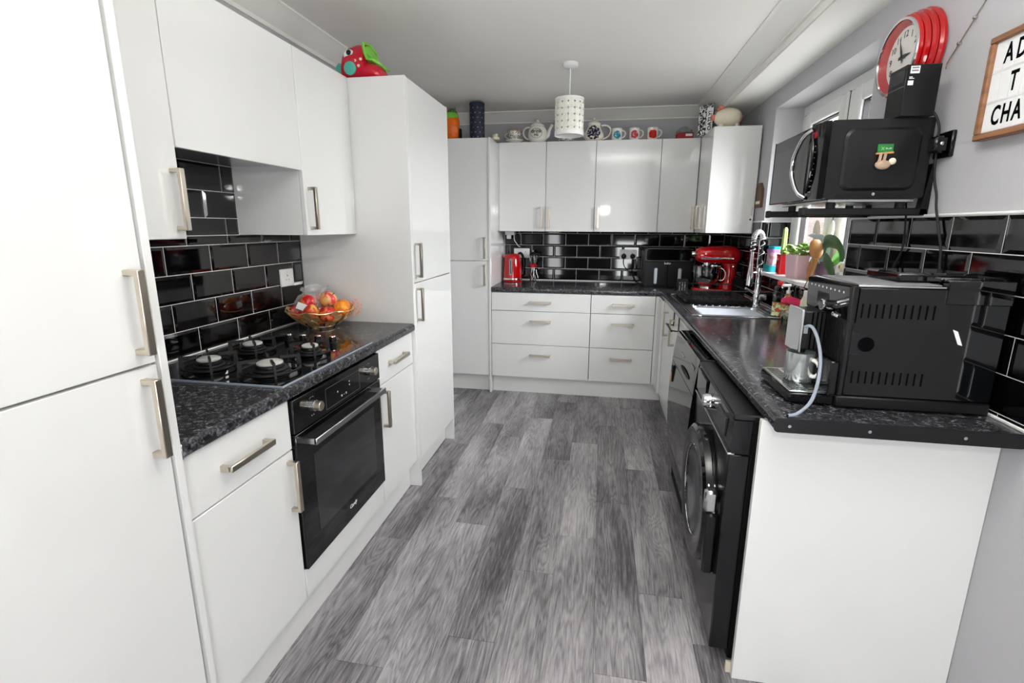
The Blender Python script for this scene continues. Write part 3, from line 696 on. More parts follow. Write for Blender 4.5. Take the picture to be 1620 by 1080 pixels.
def npt(a, b): return (cx+.07*cos(a)*cos(b), cy+.06*sin(a)*cos(b), cz+.045*sin(b)+.006*sin(3*a))
for k in range(12): mb.tube([npt(2*PI*k/12+.8*i/8, -.9+1.9*i/8) for i in range(9)], .0008, 3)
for k in range(12): mb.tube([npt(2*PI*k/12-.8*i/8, -.9+1.9*i/8) for i in range(9)], .0008, 3)
one('net_bag', mb, 'net_orange', 'orange string netting hanging over the right rim of the bowl', 'net bag', (cx, cy, cz-.04))

# ------------------------------------------------------------ things on top of the cabinets
# fish toy on the far tall unit
FZ = 2.0745
t = T('fish_toy', 'red plastic fish toy with a big eye on the far tall cabinet', 'toy', (.345, 2.42, FZ))
def fx(s_): return .245+.2*s_
prof = [(-.03, .05, .09), (.0, .075, .125), (.06, .09, .15), (.18, .1, .17), (.4, .102, .18), (.62, .097, .18)]
R = []
for s_, hw, h in prof:
    R.append([(fx(s_), 2.42+hw*.8*cos(a), FZ+h*.5+h*.5*sin(a)*(1 if abs(sin(a)) < .98 else 1)) for a in [2*PI*i/24 for i in range(24)]])
bd = part('body', MB().rings(R), 'toy_red', t, sharp=60)
part('lower_jaw', MB().rings([[(fx(s_), 2.42+hw*.8*cos(a), FZ+h*.5+h*.5*sin(a)) for a in [2*PI*i/20 for i in range(20)]] for s_, hw, h in ((.6, .093, .1), (.8, .088, .092), (.95, .075, .075), (1.0, .055, .055))]), 'toy_red', t, sharp=60)
part('mouth_lip', MB().tube([(fx(.63), 2.35, FZ+.165), (fx(.66), 2.352, FZ+.12), (fx(.72), 2.348, FZ+.097), (fx(.85), 2.352, FZ+.093), (fx(.99), 2.37, FZ+.078), (fx(1.01), 2.42, FZ+.07), (fx(.99), 2.47, FZ+.078), (fx(.85), 2.488, FZ+.093), (fx(.72), 2.49, FZ+.097), (fx(.66), 2.488, FZ+.12), (fx(.63), 2.49, FZ+.165), (fx(.62), 2.42, FZ+.182)], .007, 8, True), 'toy_green', t)
part('mouth', MB().rings([[(fx(.635), 2.42+.062*cos(a), FZ+.132+.04*sin(a)) for a in [2*PI*i/16 for i in range(16)]], [(fx(.80), 2.42+.05*cos(a), FZ+.105+.012*sin(a)) for a in [2*PI*i/16 for i in range(16)]]]), 'toy_green', t)
ey = part('eye', MB().lathe([(.028, 0), (.027, -.004), (.018, -.008)], (.298, 2.352, FZ+.115), 24, 'y'), 'white_plastic', t)
part('pupil', MB().lathe([(.013, -.007), (.011, -.01), (.004, -.011)], (.298, 2.352, FZ+.127), 18, 'y'), 'black_gloss', ey)
part('side_fin', MB().lathe([(.031, 0), (.03, -.006), (.02, -.009)], (.302, 2.345, FZ+.058), 24, 'y'), 'toy_teal', t)
for x, z in ((.332, .09), (.359, .095), (.347, .067)): part('button', MB().lathe([(.007, 0), (.006, -.004)], (x, 2.343, FZ+z), 12, 'y'), 'cream', t)
part('tail_fin', MB().prism([(.19, FZ+.03), (.2, FZ+.09), (.215, FZ+.102), (.235, FZ+.095), (.25, FZ+.05), (.245, FZ+.01), (.225, FZ+.002)], 'y', 2.40, 2.42), 'toy_teal', t)
# carrot toy tin and spotted tube on the back tall unit
CZ = 2.0705
t = T('carrot_backpack', 'orange carrot-shaped bag with green top on the back tall cabinet', 'bag', (.28, 4.02, CZ))
part('body', MB().lathe([(.04, CZ), (.06, CZ+.01), (.07, CZ+.09), (.072, CZ+.15), (.062, CZ+.19), (.03, CZ+.205)], (.28, 4.02, 0), 20, sy=.7), 'carrot_orange', t, sharp=60)
part('leaf_cap', MB().lathe([(.066, CZ+.172), (.068, CZ+.19), (.05, CZ+.218), (.02, CZ+.225)], (.278, 4.02, 0), 12, sy=.72), 'toy_green', t)
for k in (-1, 0, 1): part('leaf', MB().tube([(.278+.02*k, 4.02, CZ+.2), (.278+.035*k, 4.01, CZ+.235), (.278+.045*k, 4.0, CZ+.25)], [.012, .013, .004], 6), 'grass_green', t)
for z in (.06, .11): part('seam', MB().tube([(.28+.071*cos(a), 4.02+.0505*sin(a), CZ+z) for a in [PI+PI*i/14 for i in range(15)]], .0018, 4), 'salmon', t)
part('strap', MB().box(.345, .362, 4.01, 4.05, CZ, CZ+.10, .004), 'black_matt', t)
part('handle_loop', MB().tube(bez((.25, 4.03, CZ+.215), (.25, 4.03, CZ+.262), (.32, 4.03, CZ+.262), (.33, 4.03, CZ+.205), 10), .006, 6), 'toy_red', t)
t = T('storage_tube', 'dark navy spotted storage tube standing beside the carrot bag', 'canister', (.503, 4.0, CZ))
part('body', MB().lathe([(.058, CZ), (.0595, CZ+.003), (.0595, CZ+.262)], (.503, 4.0, 0), 28), 'blue_black', t)
part('lid', MB().lathe([(.0605, CZ+.262), (.0605, CZ+.277), (.057, CZ+.28)], (.503, 4.0, 0), 28), 'blue_black', t)
for r_ in range(7):
    for k in range(10):
        a = 2*PI*(k+.5*(r_ % 2))/10; z = CZ+.02+r_*.036
        B_ = basis((.503+.0595*cos(a), 4.0+.0595*sin(a), z), (-sin(a), cos(a), 0), (0, 0, 1), (cos(a), sin(a), 0))
        part('spot', MB().add(MB().cyl((0, 0, 0), .0055, .0006, 'z', 8), B_), 'print_grey', t)
# crockery row; z of the cabinet top
KZ = 2.0705
def handle_loop(mb, c, w_, h, r_, sgn=1, y=0):
    mb.tube(bez((c[0], y, c[1]+h), (c[0]+sgn*w_*1.35, y, c[1]+h*1.15), (c[0]+sgn*w_*1.3, y, c[1]+h*.05), (c[0]-sgn*.004, y, c[1]), 12), r_, 8)
t = T('saucer_cup', 'small patterned white teacup at the left end of the cabinet-top crockery', 'cup', (.77, 4.2, KZ), local=True)
part('cup', MB().lathe([(.022, .03), (.03, .035), (.05, .055), (.058, .095), (.0575, .096), (.055, .094), (.045, .055), (.02, .04)], n=24), 'cup_print', t)
mb = MB(); handle_loop(mb, (-.05, .045), .03, .035, .004, -1); part('handle', mb, 'ceramic', t)
part('saucer', MB().lathe([(.03, 0), (.035, .004), (.075, .026), (.076, .03), (.03, .028)], n=28), 'ceramic', t)
part('lid', MB().lathe([(.057, .0965), (.059, .1), (.05, .104), (.01, .106)], n=24), 'wood_tan', t)
t = T('teapot', 'white teapot with black lettering left of the pendant lamp', 'teapot', (.965, 4.2, KZ), local=True)
bd = part('body', MB().lathe([(.045, 0), (.055, .004), (.075, .03), (.082, .06), (.078, .095), (.062, .122), (.055, .13)], n=32), 'ceramic', t, sharp=60)
part('lid', MB().lathe([(.062, .128), (.06, .136), (.045, .15), (.02, .16), (.01, .162)], n=28), 'ceramic', t, sharp=60)
part('lid_knob', MB().ell((0, 0, .172), (.013, .013, .013), 14, 8), 'ceramic', t)
part('spout', MB().tube(spline([(.06, 0, .045), (.085, 0, .06), (.098, 0, .1), (.122, 0, .142)]), [.02-.009*i/18 for i in range(19)], 12), 'ceramic', t, sharp=60)
mb = MB(); handle_loop(mb, (-.065, .03), .055, .095, .0065, -1); part('handle', mb, 'ceramic', t)
part('lettering', MB().add(text('drink', .042, basis((0, -.0815, .082), *FB), .003)).add(text('ME', .028, basis((0, -.0825, .052), *FB), .003)), 'print_black', bd)
part('label_ring', MB().tube([(.047*cos(a), -.074-.008*cos(1.1*sin(a)), .067+.036*sin(a)) for a in [2*PI*i/28 for i in range(28)]], .0014, 4, True), 'print_grey', bd)
t = T('teapot', 'patterned teapot with green lid hidden behind the pendant lamp', 'teapot', (1.195, 4.2, KZ), local=True)
part('body', MB().lathe([(.04, 0), (.06, .01), (.075, .045), (.07, .085), (.05, .11)], n=28), 'cup_print', t, sharp=60)
part('lid', MB().lathe([(.05, .11), (.045, .125), (.012, .14)], n=24), 'red_card', t)
part('handle', MB().tube(bez((-.06, 0, .09), (-.1, 0, .14), (-.09, 0, .2), (-.07, 0, .165), 10), .009, 8), 'grass_green', t)
t = T('dinner_plate', 'pale plate lying behind the lamp on the back cabinets', 'plate', (1.285, 4.36, KZ), local=True)
part('plate', MB().lathe([(.04, 0), (.045, .004), (.072, .02), (.074, .024), (.04, .012)], n=32), 'ceramic', t)
t = T('teapot', 'cream and navy teapot with large loop handle right of the lamp', 'teapot', (1.425, 4.2, KZ), local=True)
part('body', MB().lathe([(.05, 0), (.065, .006), (.08, .035), (.078, .06), (.062, .09), (.05, .115), (.052, .135), (.055, .138)], n=32), 'teapot_navy', t, sharp=60)
part('lid', MB().lathe([(.054, .137), (.05, .145), (.03, .158), (.012, .165)], n=28), 'ceramic', t)
part('lid_knob', MB().ell((0, 0, .174), (.011, .011, .011), 14, 8), 'ceramic', t)
part('spout', MB().tube(spline([(-.06, 0, .04), (-.085, 0, .06), (-.095, 0, .095), (-.112, 0, .125)]), [.018-.008*i/18 for i in range(19)], 12), 'ceramic', t, sharp=60)
mb = MB(); handle_loop(mb, (.06, .02), .075, .105, .007, 1); part('handle', mb, 'ceramic', t)
def mug(x, mat, label):
    t = T('mug', label, 'mug', (x, 4.18, KZ), local=True, group='mugs on top of the back cabinets')
    part('body', MB().lathe([(.036, 0), (.04, .004), (.041, .09), (.0405, .092), (.0375, .091), (.036, .01), (.01, .008)], n=28), mat, t)
    mb = MB(); handle_loop(mb, (.037, .022), .032, .055, .005, 1); part('handle', mb, 'ceramic', t)
mug(1.607, 'mug_teal', 'white mug with teal picture, leftmost of three'); mug(1.745, 'mug_pink', 'white mug with pink picture, middle of three'); mug(1.885, 'mug_orange', 'white mug with orange-red picture, rightmost of three')
t = T('tea_box', 'small dark red box with white label lying on the back cabinets', 'box', (2.13, 4.2, KZ), local=True)
part('carton', MB().box(-.06, .065, -.04, .04, 0, .047, .002), 'red_card', t); part('label', MB().box(.005, .055, -.0406, -.04, .022, .04), 'white_paper', t)
t = T('crumpled_bag', 'crumpled clear bag on top of the dark red box', 'plastic bag', (2.13, 4.2, KZ+.047), local=True)
rnd = random.Random(5); R = []
for j in range(7):
    f = j/6; R.append([((.058-.03*f*f)*cos(a)*(1+.3*rnd.uniform(-1, 1)), (.038-.02*f*f)*sin(a)*(1+.3*rnd.uniform(-1, 1)), .045*f+.006*rnd.random()+.0005) for a in [2*PI*i/14 for i in range(14)]])
part('film', MB().rings(R), 'clear_plastic', t, sharp=10)
t = T('drink_carton', 'black and white printed drinks carton standing in the cabinet corner', 'carton', (2.262, 4.06, KZ), rz=-.3, local=True)
mb = MB().box(-.05, .05, -.05, .05, 0, .20, .002); part('body', mb, 'carton_print', t)
part('gable', MB().prism([(-.05, .2), (.05, .2), (0, .228)], 'x', -.05, .05), 'carton_print', t)
part('front_label', MB().box(.006, .049, -.0512, -.05, .01, .19), 'white_paper', t)
part('lettering', text('OATLY!', .036, basis((.03, -.0516, .10), (0, 0, 1), (-1, 0, 0), (0, -1, 0)), .0004, 1.1, 0, .0006), 'print_black', t)
PZ = 2.0705
t = T('pig_money_box', 'cream and pink ceramic pig money box on the corner wall cabinet', 'money box', (2.365, 3.83, PZ), local=True)
part('body', MB().ell((0, 0, .082), (.096, .07, .066), 24, 14), 'pig_body', t, sharp=80)
part('snout', MB().cyl((-.115, 0, .085), .02, .03, 'x', 16), 'salmon', t)
for y in (-.03, .03): part('ear', MB().ell((-.055, y, .146), (.018, .012, .014), 10, 6), 'salmon', t)
for x in (-.05, .055):
    for y in (-.03, .03): part('leg', MB().cyl((x, y, 0), .017, .035, 'z', 14), 'pig_body', t)
# ------------------------------------------------------------ pendant lamp
LX, LY = 1.293, 3.2
t = T('pendant_lamp', 'white pierced drum pendant lamp hanging from the ceiling', 'lamp', (LX, LY, ZC))
part('ceiling_rose', MB().lathe([(.047, ZC), (.047, ZC-.02), (.036, ZC-.028), (.01, ZC-.03)], (LX, LY, 0), 28), 'white_plastic', t)
part('flex', MB().cyl((LX, LY, 2.09), .004, ZC-.03-2.09, 'z', 8), 'white_plastic', t)
SR, SZ0, SZ1 = .087, 1.95, 2.165
mb = MB(); nc, nr = 14, 5
def sp(a, z, dr=0): return (LX+(SR+dr)*cos(a), LY+(SR+dr)*sin(a), z)
for r_ in range(nr):
    for k in range(nc):
        a0, a1 = 2*PI*k/nc, 2*PI*(k+1)/nc; z0_, z1_ = SZ0+.02+(SZ1-SZ0-.032)*r_/nr, SZ0+.02+(SZ1-SZ0-.032)*(r_+1)/nr
        am, zm = (a0+a1)/2, (z0_+z1_)/2; d, e = .0105/SR, .0105
        V = [sp(a0, z0_), sp(am, z0_), sp(a1, z0_), sp(a1, zm), sp(a1, z1_), sp(am, z1_), sp(a0, z1_), sp(a0, zm), sp(am, zm-e*.7), sp(am+d*.6, zm), sp(am, zm+e*.7), sp(am-d*.6, zm)]
        mb.raw(V, [(0, 1, 8, 11, 7), (1, 2, 3, 9, 8), (3, 4, 5, 10, 9), (5, 6, 7, 11, 10)])
M('shade_fabric', (236, 234, 222), .6)
sh = part('shade', mb, 'shade_fabric', t)
mb = MB()
for r_ in range(nr+1):
    for k in range(nc):
        ac = 2*PI*k/nc; zc = SZ0+.02+(SZ1-SZ0-.032)*r_/nr
        if zc-.016 < SZ0 or zc+.016 > SZ1: continue
        mb.tube([sp(ac+.016/SR*cos(q), zc+.017*sin(q), .001) for q in [2*PI*i/10 for i in range(10)]], .0013, 3, True)
part('ring_pattern', mb, 'white_plastic', sh, kind='stuff')
part('bottom_band', MB().lathe([(SR, SZ0), (SR+.002, SZ0), (SR+.002, SZ0+.022), (SR, SZ0+.022)], (LX, LY, 0), 36, cap0=False, cap1=False), 'white_plastic', sh)
part('top_band', MB().lathe([(SR, SZ1-.013), (SR+.002, SZ1-.013), (SR+.002, SZ1), (SR, SZ1)], (LX, LY, 0), 36, cap0=False, cap1=False), 'white_plastic', sh)
part('spider', MB().tube([(LX-SR, LY, SZ1-.006), (LX+SR, LY, SZ1-.006)], .002, 5).tube([(LX, LY-SR, SZ1-.006), (LX, LY+SR, SZ1-.006)], .002, 5), 'white_plastic', sh)
part('bulb_holder', MB().cyl((LX, LY, 2.07), .018, .06, 'z', 16), 'white_plastic', t)
part('bulb', MB().lathe([(.004, 1.985), (.02, 1.992), (.03, 2.015), (.026, 2.04), (.014, 2.07)], (LX, LY, 0), 20), 'print_white', t)

# ------------------------------------------------------------ back worktop things
t = T('kettle', 'red retro kettle with clear water window in the back corner', 'kettle', (.738, 4.31, ZW), local=True)
part('base', MB().lathe([(.085, 0), (.087, .004), (.087, .016), (.083, .018)], n=32), 'red_gloss', t)
part('chrome_band', MB().lathe([(.0855, .018), (.0865, .02), (.0865, .03), (.085, .032)], n=32), 'chrome', t)
bd = part('body', MB().lathe([(.0845, .032), (.084, .05), (.081, .12), (.074, .19), (.066, .228), (.06, .238)], n=36), 'red_gloss', t, sharp=60)
part('lid', MB().lathe([(.06, .237), (.058, .244), (.03, .25), (.012, .251)], n=28), 'red_gloss', t)
part('lid_knob', MB().cyl((0, 0, .25), .013, .014, 'z', 16, b=.003), 'black_plastic', t)
part('water_window', MB().rprism(-.014, .012, .06, .21, .01, 'y', -.0865, -.07), 'chrome', bd); part('window_gap', MB().rprism(-.005, .003, .075, .195, .004, 'y', -.0875, -.0864), 'dark_glass', bd)
part('handle', MB().tube(spline([(.04, .045, .235), (.06, .075, .25), (.078, .1, .215), (.085, .1, .13), (.075, .08, .06)]), .011, 10), 'black_plastic', t)
part('spout', MB().prism([(-.05, .19), (-.088, .225), (-.085, .234), (-.045, .235)], 'y', -.02, .02), 'red_gloss', t)
t = T('kitchen_gadget', 'small chrome and clear gadget with red collar beside the kettle', 'gadget', (.918, 4.36, ZW), local=True)
part('foot', MB().lathe([(.036, 0), (.036, .006), (.02, .01), (.006, .012)], n=24), 'clear_cup', t)
for k in range(3):
    a = 2*PI*k/3+.5
    part('leg', MB().tube(spline([(.028*cos(a), .028*sin(a), .008), (.02*cos(a+.5), .02*sin(a+.5), .05), (.009*cos(a+1), .009*sin(a+1), .1), (.008*cos(a+1), .008*sin(a+1), .128)]), .0075, 8), 'chrome', t)
part('collar', MB().lathe([(.022, .125), (.034, .13), (.035, .15), (.026, .156)], n=24), 'red_gloss', t)
part('cup', MB().lathe([(.018, .156), (.026, .17), (.034, .22), (.034, .235)], n=24, cap1=False), 'clear_cup', t)
for k in range(5): a = 2*PI*k/5; part('rib', MB().tube([(.02*cos(a), .02*sin(a), .158), (.028*cos(a), .028*sin(a), .18), (.035*cos(a), .035*sin(a), .235)], .0055, 6), 'chrome', t)
part('lid', MB().lathe([(.036, .235), (.034, .246), (.022, .258), (.008, .262)], n=24), 'black_plastic', t); part('lid_knob', MB().ell((0, 0, .27), .009, 12, 8), 'chrome', t)
part('side_handle', MB().tube(spline([(.03, 0, .245), (.05, 0, .25), (.052, 0, .225), (.04, 0, .205)]), .005, 6), 'black_plastic', t)
t = T('air_fryer', 'black two-drawer air fryer with silver handles on the back worktop', 'air fryer', (2.066, 4.25, ZW), local=True)
part('body', MB().rprism(-.195, .195, 0.004, .318, .03, 'y', -.125, .16), 'black_satin', t)
part('display_panel', MB().add(MB().rprism(-.175, .19, .222, .312, .02, 'y', -.131, -.125)), 'black_gloss', t)
part('trim_line', MB().tube([(x, -.128, z) for x, z in ((-.178, .3), (-.178, .225), (-.16, .218), (.19, .222))], .0018, 5).tube([(x, -.128, z) for x, z in ((-.178, .3), (-.16, .314), (.185, .312))], .0018, 5), 'print_grey', t)
for x in (-.095, .095):
    d = part('drawer', MB().box(x-.093, x+.093, -.134, -.125, .012, .212, .006), 'black_satin', t)
    part('handle', MB().box(x-.0135, x+.0135, -.152, -.134, .028, .16, .006), 'silver_paint', d, 'silver upright drawer handle')
part('lettering', text('beko', .026, basis((-.005, -.1348, .198), *FB), .0005, 1, 0, .0006), 'print_white', t)
for x in (-.15, .15): part('foot', MB().cyl((x, 0, 0), .015, .006, 'z', 12), 'rubber', t)
# stand mixer, head pointing left
t = T('stand_mixer', 'red stand mixer with steel bowl in the back corner', 'mixer', (2.39, 3.87, ZW), local=True)
def ring_x(x, cy_, cz_, ry, rz, p=2.6, n=24):
    out = []
    for i in range(n):
        a = 2*PI*i/n; c, s_ = cos(a), sin(a)
        out.append((x, cy_+ry*math.copysign(abs(c)**(2/p), c), cz_+rz*math.copysign(abs(s_)**(2/p), s_)))
    return out
part('base', MB().rings([[(cx_+ (.165*math.copysign(abs(cos(a))**.6, cos(a)))*f, .10*f*math.copysign(abs(sin(a))**.6, sin(a)), z) for a in [2*PI*i/32 for i in range(32)]] for f, z, cx_ in ((.96, 0, -.01), (1, .008, -.01), (1, .026, -.01), (.94, .036, -.01))]), 'red_gloss', t, sharp=50)
part('pedestal', MB().rings([[(cx_+rx*cos(a), ry*sin(a), z) for a in [2*PI*i/24 for i in range(24)]] for cx_, rx, ry, z in ((.085, .072, .062, .03), (.09, .05, .05, .09), (.095, .046, .048, .16), (.09, .055, .05, .225))]), 'red_gloss', t, sharp=60)
hd = part('head', MB().rings([ring_x(x, 0, z, ry, rz) for x, z, ry, rz in ((-.165, .29, .022, .026), (-.16, .288, .036, .04), (-.13, .285, .05, .056), (-.06, .285, .06, .064), (.05, .287, .064, .068), (.11, .286, .06, .064), (.145, .28, .045, .05), (.158, .278, .025, .03))]), 'red_gloss', t, sharp=60)
part('trim_band', MB().rings([ring_x(x, 0, .262, ry, .012, 4) for x, ry in ((-.13, .053), (-.06, .0625), (.05, .066), (.1, .063))]), 'chrome', hd)
part('attachment_hub', MB().lathe([(.018, -.19), (.02, -.186), (.02, -.165)], (0, 0, .29), 20, 'x'), 'chrome', hd)
part('hub_knob', MB().cyl((-.175, -.035, .288), .008, .02, 'x', 12), 'chrome', hd)
part('beater_shaft', MB().cyl((-.07, 0, .205), .03, .035, 'z', 20), 'chrome', hd); part('shaft', MB().cyl((-.07, 0, .12), .007, .09, 'z', 10), 'steel', hd)
bw = part('bowl', MB().lathe([(.03, .045), (.05, .05), (.075, .075), (.092, .115), (.098, .16), (.1, .20), (.102, .204), (.098, .204), (.094, .16), (.07, .08), (.03, .06)], (-.07, 0, 0), 36), 'chrome', t, sharp=60)
part('bowl_foot', MB().lathe([(.05, .036), (.045, .05)], (-.07, 0, 0), 24), 'steel', bw)
part('bowl_handle', MB().tube(bez((.02, -.04, .19), (.07, -.06, .18), (.06, -.06, .08), (.01, -.05, .1), 12), .005, 6), 'steel', bw)
part('lock_knob', MB().lathe([(.008, -.05), (.01, -.056), (.004, -.06)], (.105, 0, .2), 12, 'y'), 'chrome', t)
part('badge', text('- - -', .02, basis((-.01, -.0635, .30), *FB), .0006), 'print_black', hd)
# black canister right of the mixer
one('canister', MB().rprism(-.035, .035, 0, .13, .01, 'y', -.03, .03), 'black_matt', 'squat black box standing right of the stand mixer', 'box', (2.505, 3.69, ZW), local=True)
# plug adaptor under the leftmost wall cabinet
t = T('plug_adaptor', 'white plug adaptor and lead fixed under the cabinet above the kettle', 'adaptor', (.72, 4.33, 1.32))
part('block', MB().box(.67, .755, 4.30, 4.38, 1.322, 1.3565, .004), 'white_plastic', t); part('plug', MB().box(.682, .72, 4.31, 4.35, 1.288, 1.322, .004), 'white_plastic', t)
part('lead', MB().tube(spline([(.745, 4.34, 1.33), (.748, 4.34, 1.28), (.765, 4.35, 1.25), (.782, 4.36, 1.225), (.792, 4.40, 1.215)]), .0035, 6), 'white_plastic', t)
part('cable_clip', MB().box(.792, .80, 4.33, 4.345, 1.33, 1.357, .002).tube([(.79, 4.335, 1.345), (.81, 4.335, 1.318)], .004, 6), 'print_grey', t)

# ------------------------------------------------------------ dishwasher
t = T('dishwasher', 'black freestanding dishwasher with bowed front next to the sink cabinet', 'dishwasher', (2.24, 2.32, 0))
part('body', MB().box(1.965, 2.53, 2.022, 2.618, .02, .84, .003), 'black_matt', t)
part('top', MB().box(1.955, 2.53, 2.02, 2.62, .84, .862, .004), 'black_gloss', t)
def bow(z, x0=1.945, d=.028): f = (z-.13)/.73; return x0-d*sin(PI*min(max(f, 0), 1))**.8 if f > 0 else x0
P = [(1.965, .135)]+[(bow(.135+.565*i/12), .135+.565*i/12) for i in range(13)]+[(1.965, .70)]
part('door', MB().prism(P, 'y', 2.022, 2.618), 'black_gloss', t, sharp=25)
P = [(1.965, .703)]+[(bow(.703+.155*i/8), .703+.155*i/8) for i in range(9)]+[(1.965, .858)]
cp = part('control_panel', MB().prism(P, 'y', 2.022, 2.618), 'black_gloss', t, sharp=25)
part('handle_recess', MB().raw([(bow(.725)-.001, 2.25+.11*cos(a), .74+.013*sin(a)) for a in [2*PI*i/20 for i in range(20)]], [tuple(range(20))]), 'black_matt', cp)
for k in range(4): part('button', MB().box(bow(.79)-.002, bow(.79)+.004, 2.33+.022*k, 2.344+.022*k, .785, .795, .001), 'steel', cp)
part('display', MB().box(bow(.80)-.0015, bow(.80)+.004, 2.08, 2.16, .79, .81, .001), 'dark_glass', cp)
part('kick_plate', MB().box(1.985, 2.0, 2.03, 2.61, .012, .13, .002), 'black_matt', t)
for y in (2.06, 2.58): part('foot', MB().cyl((2.02, y, 0), .018, .022, 'z', 12), 'rubber', t)
mg = T('magnet_clip', 'small orange and black clip stuck on the dishwasher front', 'clip', (1.913, 2.545, .61))
part('back', MB().box(bow(.65)-.008, bow(.65)+.001, 2.53, 2.56, .60, .685, .002), 'black_plastic', mg); part('label', MB().box(bow(.65)-.009, bow(.65)-.008, 2.532, 2.558, .605, .65), 'carrot_orange', mg)
# ------------------------------------------------------------ washing machine (turned a touch)
t = T('washing_machine', 'black washing machine with round porthole door under the right worktop', 'washing machine', (1.975, 1.407, 0), rz=math.radians(-1.4), local=True)
W = .585     # local x: depth away from the aisle, local y: along the run
part('body', MB().box(.004, .5, .004, W-.004, .022, .862, .003), 'black_matt', t)
part('top', MB().box(-.052, .5, 0, W, .846, .864, .004), 'black_plastic', t)
M('black_sheen', (20, 20, 22), .16)
part('front_panel', MB().box(-.055, .004, 0, W, .055, .738, .004), 'black_sheen', t)
cp = part('control_panel', MB().prism([(-.046, .742), (-.054, .752), (-.05, .846), (.004, .846), (.004, .742)], 'y', 0, W), 'black_gloss', t)
part('trim_ledge', MB().box(-.06, -.04, 0, W, .737, .743, .001), 'steel', t)
part('detergent_drawer', MB().box(-.0575, -.05, W-.19, W-.01, .754, .84, .002), 'black_gloss', cp)
part('programme_dial', MB().lathe([(.026, -.052), (.026, -.072), (.022, -.082), (.012, -.083)], (0, W*.52, .795), 28, 'x'), 'chrome', cp)
part('display', MB().box(-.0565, -.05, .07, .2, .765, .825, .001), 'dark_glass', cp)
DY, DZ, DR = W*.5, .458, .24
dr = part('porthole_door', MB().lathe([(DR, -.055), (DR+.002, -.066), (DR-.004, -.09), (DR-.016, -.099), (DR-.066, -.099), (DR-.077, -.094), (DR-.08, -.085)], (0, DY, DZ), 56, 'x', cap1=False), 'black_gloss', t, sharp=30)
part('chrome_ring', MB().lathe([(DR-.078, -.0935), (DR-.0792, -.0955), (DR-.081, -.093)], (0, DY, DZ), 48, 'x', cap0=False, cap1=False), 'chrome', dr)
part('glass_bowl', MB().lathe([(DR-.08, -.09), (DR-.1, -.072), (.08, -.06), (.02, -.056)], (0, DY, DZ), 40, 'x', cap0=False), 'smoked', dr, sharp=60)
part('drum', MB().lathe([(DR-.08, -.084), (DR-.084, -.056)], (0, DY, DZ), 40, 'x', cap0=False), 'drum_white', dr)
part('door_handle', MB().box(-.098, -.06, DY-DR-.004, DY-DR+.03, DZ+.05, DZ+.125, .008), 'steel', dr)
part('hinge_block', MB().box(-.09, -.055, DY-DR-.006, DY-DR+.02, DZ-.17, DZ+.047, .008), 'black_satin', dr)
for y in (.05, W-.05):
    for x in (.03, .45): part('foot', MB().cyl((x, y, 0), .02, .024, 'z', 12), 'rubber', t)

# ------------------------------------------------------------ sink, tap, drainer
t = T('sink', 'stainless steel inset sink bowl in the right worktop', 'sink', (2.28, 3.2, ZW))
z = ZW+.0005; SXa, SXb, SYa, SYb = 2.037, 2.525, 2.793, 3.66
def frame(x0, x1, y0, y1, a0, a1, b0, b1, z0_, z1_):
    return MB().box(x0, a0, y0, y1, z0_, z1_, .001).box(a1, x1, y0, y1, z0_, z1_, .001).box(a0, a1, y0, b0, z0_, z1_, .001).box(a0, a1, b1, y1, z0_, z1_, .001)
part('rim', frame(SXa, SXb, SYa, SYb, SX0+.003, SX1-.003, SY0+.003, SY1-.003, z, z+.004), 'steel', t)
part('raised_edge', MB().tube([(SXa+.004, SYa+.004, z+.004), (SXb-.004, SYa+.004, z+.004), (SXb-.004, SYb-.004, z+.004), (SXa+.004, SYb-.004, z+.004)], .004, 6, True), 'chrome', t)
def rr(x0, x1, y0, y1, rad, zz, n=5):
    P = []
    for cx_, cy_, st in ((x1-rad, y1-rad, 0), (x0+rad, y1-rad, 1), (x0+rad, y0+rad, 2), (x1-rad, y0+rad, 3)):
        for k in range(n+1): a = (st+k/n)*PI/2; P.append((cx_+rad*cos(a), cy_+rad*sin(a), zz))
    return P
part('bowl', MB().rings([rr(SX0, SX1, SY0, SY1, .04, z+.003), rr(SX0+.006, SX1-.006, SY0+.006, SY1-.006, .04, z-.01), rr(SX0+.015, SX1-.015, SY0+.015, SY1-.015, .045, z-.13), rr(SX0+.05, SX1-.05, SY0+.05, SY1-.05, .04, z-.15)], False, True), 'steel', t, sharp=50)
part('waste', MB().lathe([(.04, z-.15), (.04, z-.147), (.03, z-.147), (.012, z-.149)], (2.285, 2.99, 0), 24), 'chrome', t)
for k in range(9): part('drainer_rib', MB().box(2.1+.04*k, 2.115+.04*k, 3.165, 3.62, z+.003, z+.007, .002), 'steel', t)
one('washing_up_bowl', MB().rings([rr(SX0+.022, SX1-.03, SY0+.022, SY1-.022, .04, z-.006), rr(SX0+.05, SX1-.055, SY0+.045, SY1-.045, .04, z-.12), rr(SX0+.053, SX1-.058, SY0+.048, SY1-.048, .04, z-.117), rr(SX0+.026, SX1-.034, SY0+.026, SY1-.026, .04, z-.004)], True, False), 'bowl_grey', 'pale grey plastic washing-up bowl inside the steel sink', 'bowl', (2.285, 2.99, z-.12))
TX, TY = 2.488, 3.19
t = T('kitchen_tap', 'chrome spring-neck tap behind the sink', 'tap', (TX, TY, ZW+.005))
zt = ZW+.005
part('base', MB().lathe([(.028, zt), (.028, zt+.006), (.022, zt+.012), (.022, zt+.10), (.019, zt+.105), (.019, zt+.19), (.021, zt+.2), (.021, zt+.24)], (TX, TY, 0), 24), 'chrome', t)
part('lever', MB().tube([(TX+.005, TY, zt+.07), (TX-.04, TY-.01, zt+.095), (TX-.075, TY-.02, zt+.115)], [.011, .007, .006], 10), 'chrome', t)
